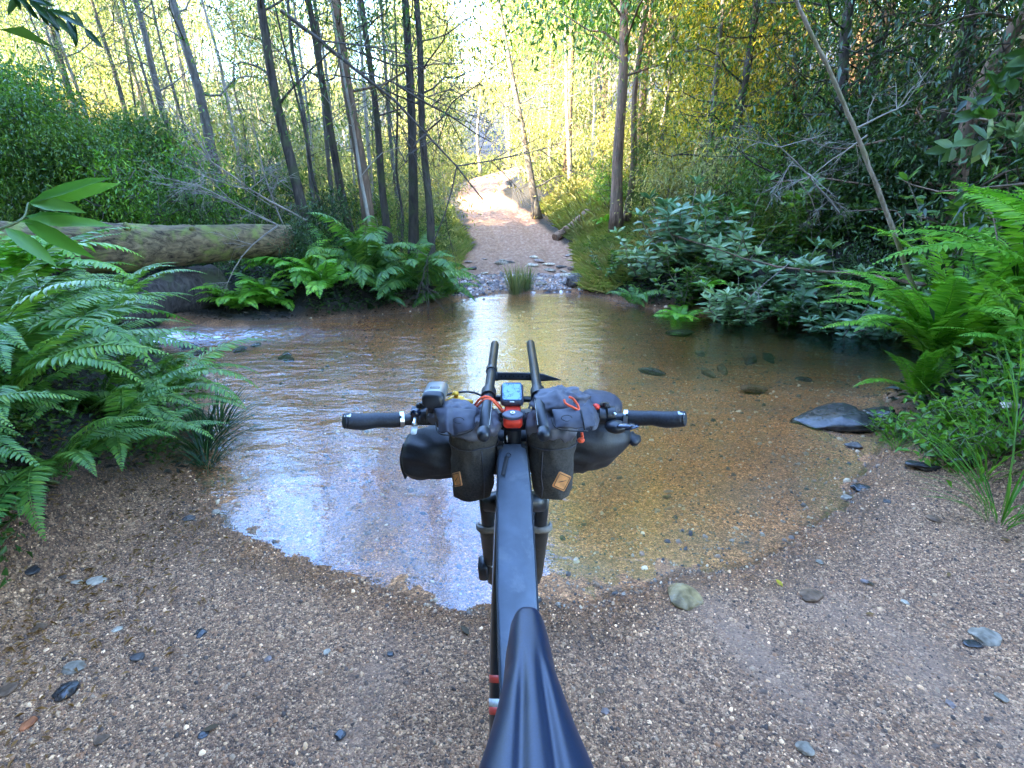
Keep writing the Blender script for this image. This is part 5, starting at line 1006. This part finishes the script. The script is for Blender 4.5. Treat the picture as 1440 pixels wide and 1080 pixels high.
MB().tube([ST_ + ax(0, 0, -.06), ax(.016, .40, .93)], [.0158, .0158], 18).build('seat_post', M['black'], bike)

# ---------------------------------------------------------------- luggage and gadgets on the bicycle
# frame bag
fbg = thing('frame_bag', (.004, .98, .96), 'long slim blue-grey bag on the top tube running from stem to saddle nose', 'bag')
path = [(.001, 1.012, .990, .022), (.001, 1.000, .992, .029), (.002, .96, .978, .0325), (.004, .90, .958, .034), (.006, .80, .920, .034), (.008, .70, .884, .034), (.012, .60, .852, .032), (.014, .50, .825, .028), (.014, .485, .82, .020)]
q = MB(); rings = []
P_ = bez([Vector(p[:3]) for p in path], 40); W_ = [float(np.interp(i / (len(P_) - 1), np.linspace(0, 1, len(path)), [p[3] for p in path])) for i in range(len(P_))]
for p, w_ in zip(P_, W_):
    ring = []
    for sx, sz in ((-1, -.075), (-1.0, -.04), (-1.0, -.006), (-.94, -.001), (-.85, .001), (-.4, .003), (0, .0035), (.4, .003), (.85, .001), (.94, -.001), (1.0, -.006), (1.0, -.04), (1, -.075)): ring.append(p + ax(sx * w_, 0, sz))
    rings.append(ring)
q.loft(rings); q.build('body', M['bag'], fbg, wr=(.0014, 14, 2))
for s in (-1, 1):
    MB().tube([p + ax(s * w_ * .99, 0, -.002) for p, w_ in zip(P_, W_)], .0016, 6).build('piping', M['bagd'], fbg)
q = MB(); q.box(cp(710, 662, 1.055) + ax(0, 0, .012), (.009, .052, .003), Matrix.Rotation(R(-9), 3, 'Z') @ Matrix.Rotation(R(20), 3, 'X'), .003).build('zip_pull', M['bagd'], fbg)
MB().tube([cp(715, 641, 1.075) + ax(0.005 * math.cos(t), 0.006 * math.sin(t), .002 + .002 * math.sin(t)) for t in [j * .7 for j in range(9)]], .0011, 6).build('zip_ring', M['black'], fbg)
MB().tube([ax(-.010, 1.006, 1.0), ax(-.012, 1.012, 1.012), ax(-.006, 1.018, 1.018)], .0016, 6).build('strap_end', M['silver'], fbg)
for s in (-1, 1): MB().box(ax(.026 * s, 1.01, .985), (.018, .030, .020), None, .006).build('strap_end', M['bagd'], fbg)
def crumple(v):                            # sharp cloth folds
    w_ = v + mnoise.noise_vector(v * 18) * .02; r1 = 1 - abs(mnoise.noise(w_ * 30)) * 2.2; r2 = 1 - abs(mnoise.noise(w_ * 66 + Vector((5, 1, 2)))) * 2.2
    return 1 + .22 * r1 + .10 * r2 - .05
# feed bags
def feedbag(cx, ytop, lab, tagpx, side):
    tp = cp(cx, 614, 1.075); root = thing('feed_bag', tp, lab, 'bag', 'pair of canvas feed bags behind the handlebar')
    q = MB(); rings = []
    for t, rx, ry in ((0, .050, .044), (.01, .051, .045), (.04, .0505, .045), (.09, .0485, .043), (.13, .045, .040), (.148, .040, .036), (.152, .030, .028)):
        rings.append([tp + ax(math.cos(a) * rx + .003 * side * t / .1, .035 + math.sin(a) * ry, -t - .005) for a in [j * math.pi / 20 for j in range(40)]])
    rr = []
    for a, b in zip(rings[:-1], rings[1:]):
        for k in range(4): rr.append([lerp(x, y, k / 4) for x, y in zip(a, b)])
    rr.append(rings[-1]); q.loft(rr); q.v = [tuple(Vector(v) + Vector(((v[0] - tp.x), (v[1] - tp.y - .035), 0)) * (.16 * max(0, .5 - 2 * abs(mnoise.noise(Vector((v[0] * 26 + side, v[1] * 26, v[2] * 9 + v[0] * 12))))) - .02)) for v in q.v]; q.build('body', M['canvas'], root, wr=(.006, 22, 3 + side))
    q = MB(); rr2 = [[tp + ax(math.cos(a) * rx, .035 + math.sin(a) * (rx - .006), z) for a in [j * math.pi / 20 for j in range(40)]] for z, rx in ((.006, .0495), (.006, .0525), (-.008, .053), (-.024, .0525), (-.026, .051))]
    q.loft(rr2, cap=False).build('cuff', M['canvas'], root, wr=(.005, 22, 3 + side))
    MB().tube([tp + ax(math.cos(a) * .0545, .035 + math.sin(a) * .0485, -.026) for a in [j * math.pi / 20 for j in range(41)]], .0012, 5).build('cuff_hem', M['greyd'], root, wr=(.005, 22, 3 + side))
    MB().tube([tp + ax(-.022 * side, .035 - .0475 + t * .06, -.03 - t) for t in (0, .03, .06, .09, .115)], .0011, 5).build('seam', M['greyd'], root, wr=(.006, 22, 3 + side))
    # crumpled grey collar
    q = MB(); c = tp + ax(-.006 * side * -1 if False else .0, .035, .014); q.ball(c, (.052, .048, .036), 64, 40)
    def crump(v):
        d = v - c; s = crumple(v); return c + d * s
    q.v = [tuple(crump(Vector(v))) for v in q.v]; q.build('collar', M['greyf'], root)
    return root, tp
fbl, tpl = feedbag(664, 612, 'left feed bag of dark canvas with crumpled grey collar and orange cord over its top', None, -1)
fbr, tpr = feedbag(778, 612, 'right feed bag of dark canvas with grey flap and tan leather patch', None, 1)
def patch_grid(name, mat_, root, pts, nu=22, nv=16, bulge=.012, wr=None, solid=.003, fold=0.0):
    a, b, c, d = [Vector(p) for p in pts]  # a-b far edge, d-c near edge
    nrm = (b - a).cross(d - a).normalized(); nrm = nrm if nrm.z > 0 else -nrm
    def fn(u, v):
        p = lerp(lerp(a, b, u), lerp(d, c, u), v); p = p + nrm * bulge * math.sin(math.pi * u) ** .6 * math.sin(math.pi * min(1, v * .75 + .12))
        p += nrm * fold * math.exp(-((u - .28) / .09) ** 2) * (v) - nrm * fold * .8 * math.exp(-((u - .45) / .1) ** 2) * v
        return p + (lerp(d, c, u) - lerp(a, b, u)).normalized() * .008 * math.sin(math.pi * u) * v
    q = MB(); q.grid(fn, nu, nv); return q.build(name, mat_, root, wr=wr, solid=solid, sub=1)
def arc3(pts, r, mat_, root, name='cord', n=24): return MB().tube(bez(pts, n), r, 8).build(name, mat_, root)
# left flap (wide, fold at the left) and extra crumpled cloth reaching left
q = MB(); c = cp(640, 583, 1.085); q.ball(c, (.048, .036, .026), 64, 40); q.v = [tuple(c + (Vector(v) - c) * crumple(Vector(v))) for v in q.v]; q.build('collar', M['greyf'], fbl)
patch_grid('flap', M['greyd'], fbl, [cp(611, 574, 1.05), cp(672, 578, 1.045), cp(664, 604, 1.02), cp(618, 609, 1.02)], bulge=.014, wr=(.004, 26, 2), fold=.008)
q = MB(); q.tube([Vector(p) for p in bez([cp(612, 594, 1.035), cp(618, 609.5, 1.018), cp(643, 612, 1.012), cp(664, 605, 1.017), cp(671, 592, 1.03)], 24)], .0014, 6).build('flap_hem', M['bagd'], fbl)
c = cp(648, 590, 1.012); emb = [(math.cos(t) * .011 * (1 if t < 4 else .8), math.sin(t) * .006) for t in [j * .45 for j in range(13)]]
MB().tube([cp(645 + a * 690, 591 - b * 690, 1.006) for a, b in emb], .0008, 5).build('embossed_mark', M['bagd'], fbl)
arc3([cp(668, 569, 1.10), cp(676, 560, 1.09), cp(686, 558, 1.09), cp(698, 566, 1.10), cp(707, 577, 1.11)], .0026, M['orange'], fbl); arc3([cp(670, 572, 1.095), cp(680, 563, 1.085), cp(690, 562, 1.085), cp(700, 571, 1.095), cp(706, 579, 1.10)], .0026, M['orange'], fbl)
MB().ball(cp(708, 578, 1.10), (.006, .005, .005), 10, 6).build('cord_knot', M['orange'], fbl)
# right flap
q = MB(); c = cp(790, 568, 1.11); q.ball(c, (.058, .044, .032), 72, 44); q.v = [tuple(c + (Vector(v) - c) * crumple(Vector(v))) for v in q.v]; q.build('collar', M['greyf'], fbr)
patch_grid('flap', M['greyd'], fbr, [cp(776, 577, 1.05), cp(832, 574, 1.055), cp(838, 599, 1.03), cp(781, 601, 1.02)], bulge=.012, wr=(.003, 24, 5), fold=.002)
patch_grid('flap_wing', M['greyd'], fbr, [cp(818, 577, 1.055), cp(828, 561, 1.075), cp(842, 590, 1.06), cp(832, 605, 1.03)], bulge=.010, wr=(.003, 24, 6), nu=12, nv=12)
MB().tube(bez([cp(775, 588, 1.035), cp(782, 601.5, 1.018), cp(805, 606, 1.012), cp(826, 606, 1.018)], 24), .0014, 6).build('flap_hem', M['bagd'], fbr)
MB().tube([cp(797 + a * 690, 588 - b * 690, 1.008) for a, b in emb], .0008, 5).build('embossed_mark', M['bagd'], fbr)
MB().tube([cp(817, 577, 1.035), cp(820, 590, 1.018), cp(822, 605, 1.014)], .0016, 6).build('flap_seam', M['bagd'], fbr)
arc3([cp(793, 562, 1.05), cp(796, 568, 1.045), cp(806, 573, 1.04), cp(814, 577, 1.04), cp(812, 569, 1.045), cp(806, 561, 1.05), cp(800, 558, 1.05)], .0026, M['orange'], fbr)
arc3([cp(818, 608, 1.06), cp(819, 615, 1.06), cp(817, 621, 1.065)], .003, M['orange'], fbr, 'cord_end'); MB().ball(cp(817, 619, 1.055), (.008, .006, .006), 10, 6).build('cord_knot', M['orange'], fbr)
def leather(px, py, Z, wpx, hpx, rot, root, yaw):
    c = cp(px, py, Z); sx = wpx * Z / F; sz = hpx * Z / F; rm = Matrix.Rotation(R(yaw), 3, 'Z') @ Matrix.Rotation(R(80), 3, 'X') @ Matrix.Rotation(R(rot), 3, 'Z')
    o = MB().box(c, (sx, sz, .0025), rm, .003).build('leather_patch', M['leather'], root, sharp=40)
    fr_ = MB(); k = .40; cs = [c + rm @ Vector((a * sx * k, b * sz * k, .0016)) for a, b in ((-1, -1), (1, -1), (1, 1), (-1, 1))]
    for i in range(4): fr_.tube([cs[i], cs[(i + 1) % 4]], .0006, 5)
    fr_.tube(bez([c + rm @ Vector((-.22 * sx, -.12 * sz, .0017)), c + rm @ Vector((0, .02 * sz, .0019)), c + rm @ Vector((.25 * sx, .18 * sz, .0017))], 8), [.0004, .0008, .0012, .0014, .0014, .0012, .0008, .0006, .0004], 6, flat=.6)
    fr_.build('stamped_mark', M['stitch'], o)
leather(790, 677, 1.048, 20, 24, -28, fbr, 8); leather(643, 674, 1.075, 20, 20, 30, fbl, -50)
# handlebar roll
hr = thing('handlebar_roll', cp(722, 620, 1.24), 'black sausage-shaped dry bag lashed across the front of the handlebar', 'bag')
q = MB(); rings = []; A, B = cp(566, 640, 1.215), cp(884, 612, 1.235)
prof = [(0, .02), (.012, .045), (.05, .060), (.15, .066), (.3, .064), (.5, .064), (.7, .074), (.82, .078), (.9, .068), (.96, .045), (1, .024)]
for i in range(49):
    t = i / 48; r = float(np.interp(t, [p[0] for p in prof], [p[1] for p in prof])); c = lerp(A, B, t)
    rings.append([c + ax(0, math.cos(a) * r, math.sin(a) * r * .98) for a in [j * math.pi / 24 for j in range(48)]])
q.loft(rings); q.v = [tuple(Vector(v) + Vector((0, 0, 1)) * .010 * mnoise.noise(Vector(v) * 14) + (Vector(v) - lerp(A, B, min(1, max(0, (v[0] - A.x) / (B.x - A.x))))) * .16 * (.3 - abs(mnoise.noise(Vector((v[0] * 22 + v[2] * 20, v[1] * 14, v[2] * 30))) * 1.6))) for v in q.v]; q.build('body', M['roll'], hr)
q = MB(); q.ball(cp(840, 575, 1.215), (.058, .050, .045), 36, 20); q.build('bulged_top', M['rollp'], hr, wr=(.008, 14, 3))
q = MB(); c = cp(573, 655, 1.20); q.grid(lambda u, v: c + ax(-.006 + .010 * u - .01 * math.sin(3 * v), .02 * u, .055 - .09 * v) + ax(0, .05 * u, 0), 8, 12); q.build('side_buckle_flap', M['roll'], hr, solid=.003)
q = MB(); q.tube(bez([B, B + ax(.012, -.01, -.006), B + ax(.022, -.016, -.014)], 8), [.022, .02, .018, .02, .022, .024, .022, .018, .012], 12, flat=.5).build('rolled_end', M['roll'], hr)
for t in (.3, .7):
    c = lerp(A, B, t); r = .069 if t < .5 else .079; MB().tube([c + ax(0, math.cos(a) * r, math.sin(a) * r) for a in [j * math.pi / 18 for j in range(37)]], .0085, 4, flat=.2, cap=False).build('lashing_strap', M['bagd'], hr)
# bright yellow valve, bike light, computer, rubber strap
yv = thing('valve', cp(644, 561, 1.17), 'yellow-orange plastic valve sticking up behind the left feed bag', 'valve'); q = MB(); q.ball(cp(642, 562, 1.16), (.020, .012, .010), 16, 8); q.tube([cp(650, 563, 1.155), cp(664, 566, 1.15)], .006, 8); q.build('body', M['yellow'], yv); MB().tube([cp(640, 556, 1.15), cp(641, 550, 1.15)], [.008, .006], 12).build('cap', M['yellow'], yv)
lt = thing('bike_light', cp(609, 565, 1.06), 'silver and black bike light on the left side of the handlebar', 'light'); c = cp(611, 556, 1.07); tl = Matrix.Rotation(R(-4), 3, 'Y')
q = MB(); rings = []
for y, k in ((.050, .93), (.046, 1), (-.006, 1), (-.014, .97)): rings.append([c + ax(.0235 * k * (abs(math.cos(t)) ** .6) * (1 if math.cos(t) > 0 else -1), y, .0150 * k * (abs(math.sin(t)) ** .7) * (1 if math.sin(t) > 0 else -1)) for t in [j * math.pi / 18 for j in range(36)]])
q.loft(rings).build('housing', M['light'], lt, sharp=50)
q = MB(); rings = []
for y, k, dz in ((-.0138, .98, 0), (-.016, 1, -.001), (-.024, .96, -.004), (-.027, .85, -.005)): rings.append([c + ax(.0235 * k * (abs(math.cos(t)) ** .6) * (1 if math.cos(t) > 0 else -1), y, dz + .0155 * k * (abs(math.sin(t)) ** .7) * (1 if math.sin(t) > 0 else -1)) for t in [j * math.pi / 18 for j in range(36)]])
q.loft(rings).build('rear_cap', M['black'], lt, sharp=50)
q = MB(); q.box(c + ax(.001, .004, .0150), (.020, .010, .001), Matrix.Rotation(R(12), 3, 'X'), .002); bt = q.build('button', M['black'], lt)
q = MB(); q.box(c + ax(.001, .004, .0160), (.017, .007, .0006), Matrix.Rotation(R(12), 3, 'X'), .001).build('button_inlay', M['guard'], bt)
MB().tube([c + ax(0, 0, -.012), c + ax(.0, -.002, -.034)], [.012, .016], 14).build('mount', M['black'], lt)
gp_ = thing('bike_computer', cp(720, 555, 1.07), 'small dark bike computer with a pale blue map screen in front of the stem', 'bike computer'); c = cp(720, 555, 1.12); tl = Matrix.Rotation(R(26), 3, 'X')
MB().box(c, (.050, .063, .016), tl, .009).build('case', M['greyd'], gp_, sharp=45)
MB().box(c + tl @ ax(0, .001, .0082), (.041, .052, .0012), tl, .005).build('screen', M['screen'], gp_, sharp=45)
MB().box(c + tl @ ax(0, -.0285, .0075), (.010, .003, .0016), tl, .001).build('logo_strip', M['white'], gp_)
MB().tube([c + ax(0, .0, -.010), BAR + ax(0, .02, .01)], [.012, .010], 12).build('mount', M['black'], gp_)
sp_ = thing('rubber_strap', cp(700, 529, 1.27), 'long black rubber strap with a row of holes wrapped round the left bar extension', 'strap')
a, b = cp(694, 529, 1.25), cp(790, 535, 1.225); q = MB()
import bmesh as _bm
def strapfn(u, v):
    p = lerp(a, b, u); hw_ = .0095 * (1 - max(0, (u - .72) / .28) * .93) if u > 0 else .0095
    return p + CU * ((v - .5) * 2 * hw_ + .0045 * math.sin(u * 3.0)) + ax(0, -.002 * math.sin(u * 6), 0)
q.grid(strapfn, 40, 4); so_ = q.build('strap_body', M['black'], sp_, solid=.003)
hl = MB()
for k in range(10): p = lerp(a, b, .12 + .062 * k) + CU * (.0045 * math.sin((.12 + .062 * k) * 3)) - CF * .0019 + ax(0, -.0012, 0); hl.tube([p, p - CF * .0003], .0024, 10)
hl.build('holes', plain('hole_shadow', (.002, .002, .002), .9), sp_)
la, lb_ = cp(680, 611, .965), cp(696, 484, 1.44); c = lerp(la, lb_, .62); d = (lb_ - la).normalized()
MB().tube([c - d * .0095, c - d * .009, c + d * .009, c + d * .0095], [.0112, .0138, .0138, .0112], 22).build('strap_loop', M['black'], sp_, sharp=40)
MB().box(lerp(a, b, .03), (.016, .006, .022), Matrix.Rotation(-PITCH, 3, 'X'), .003).build('buckle', M['black'], sp_)
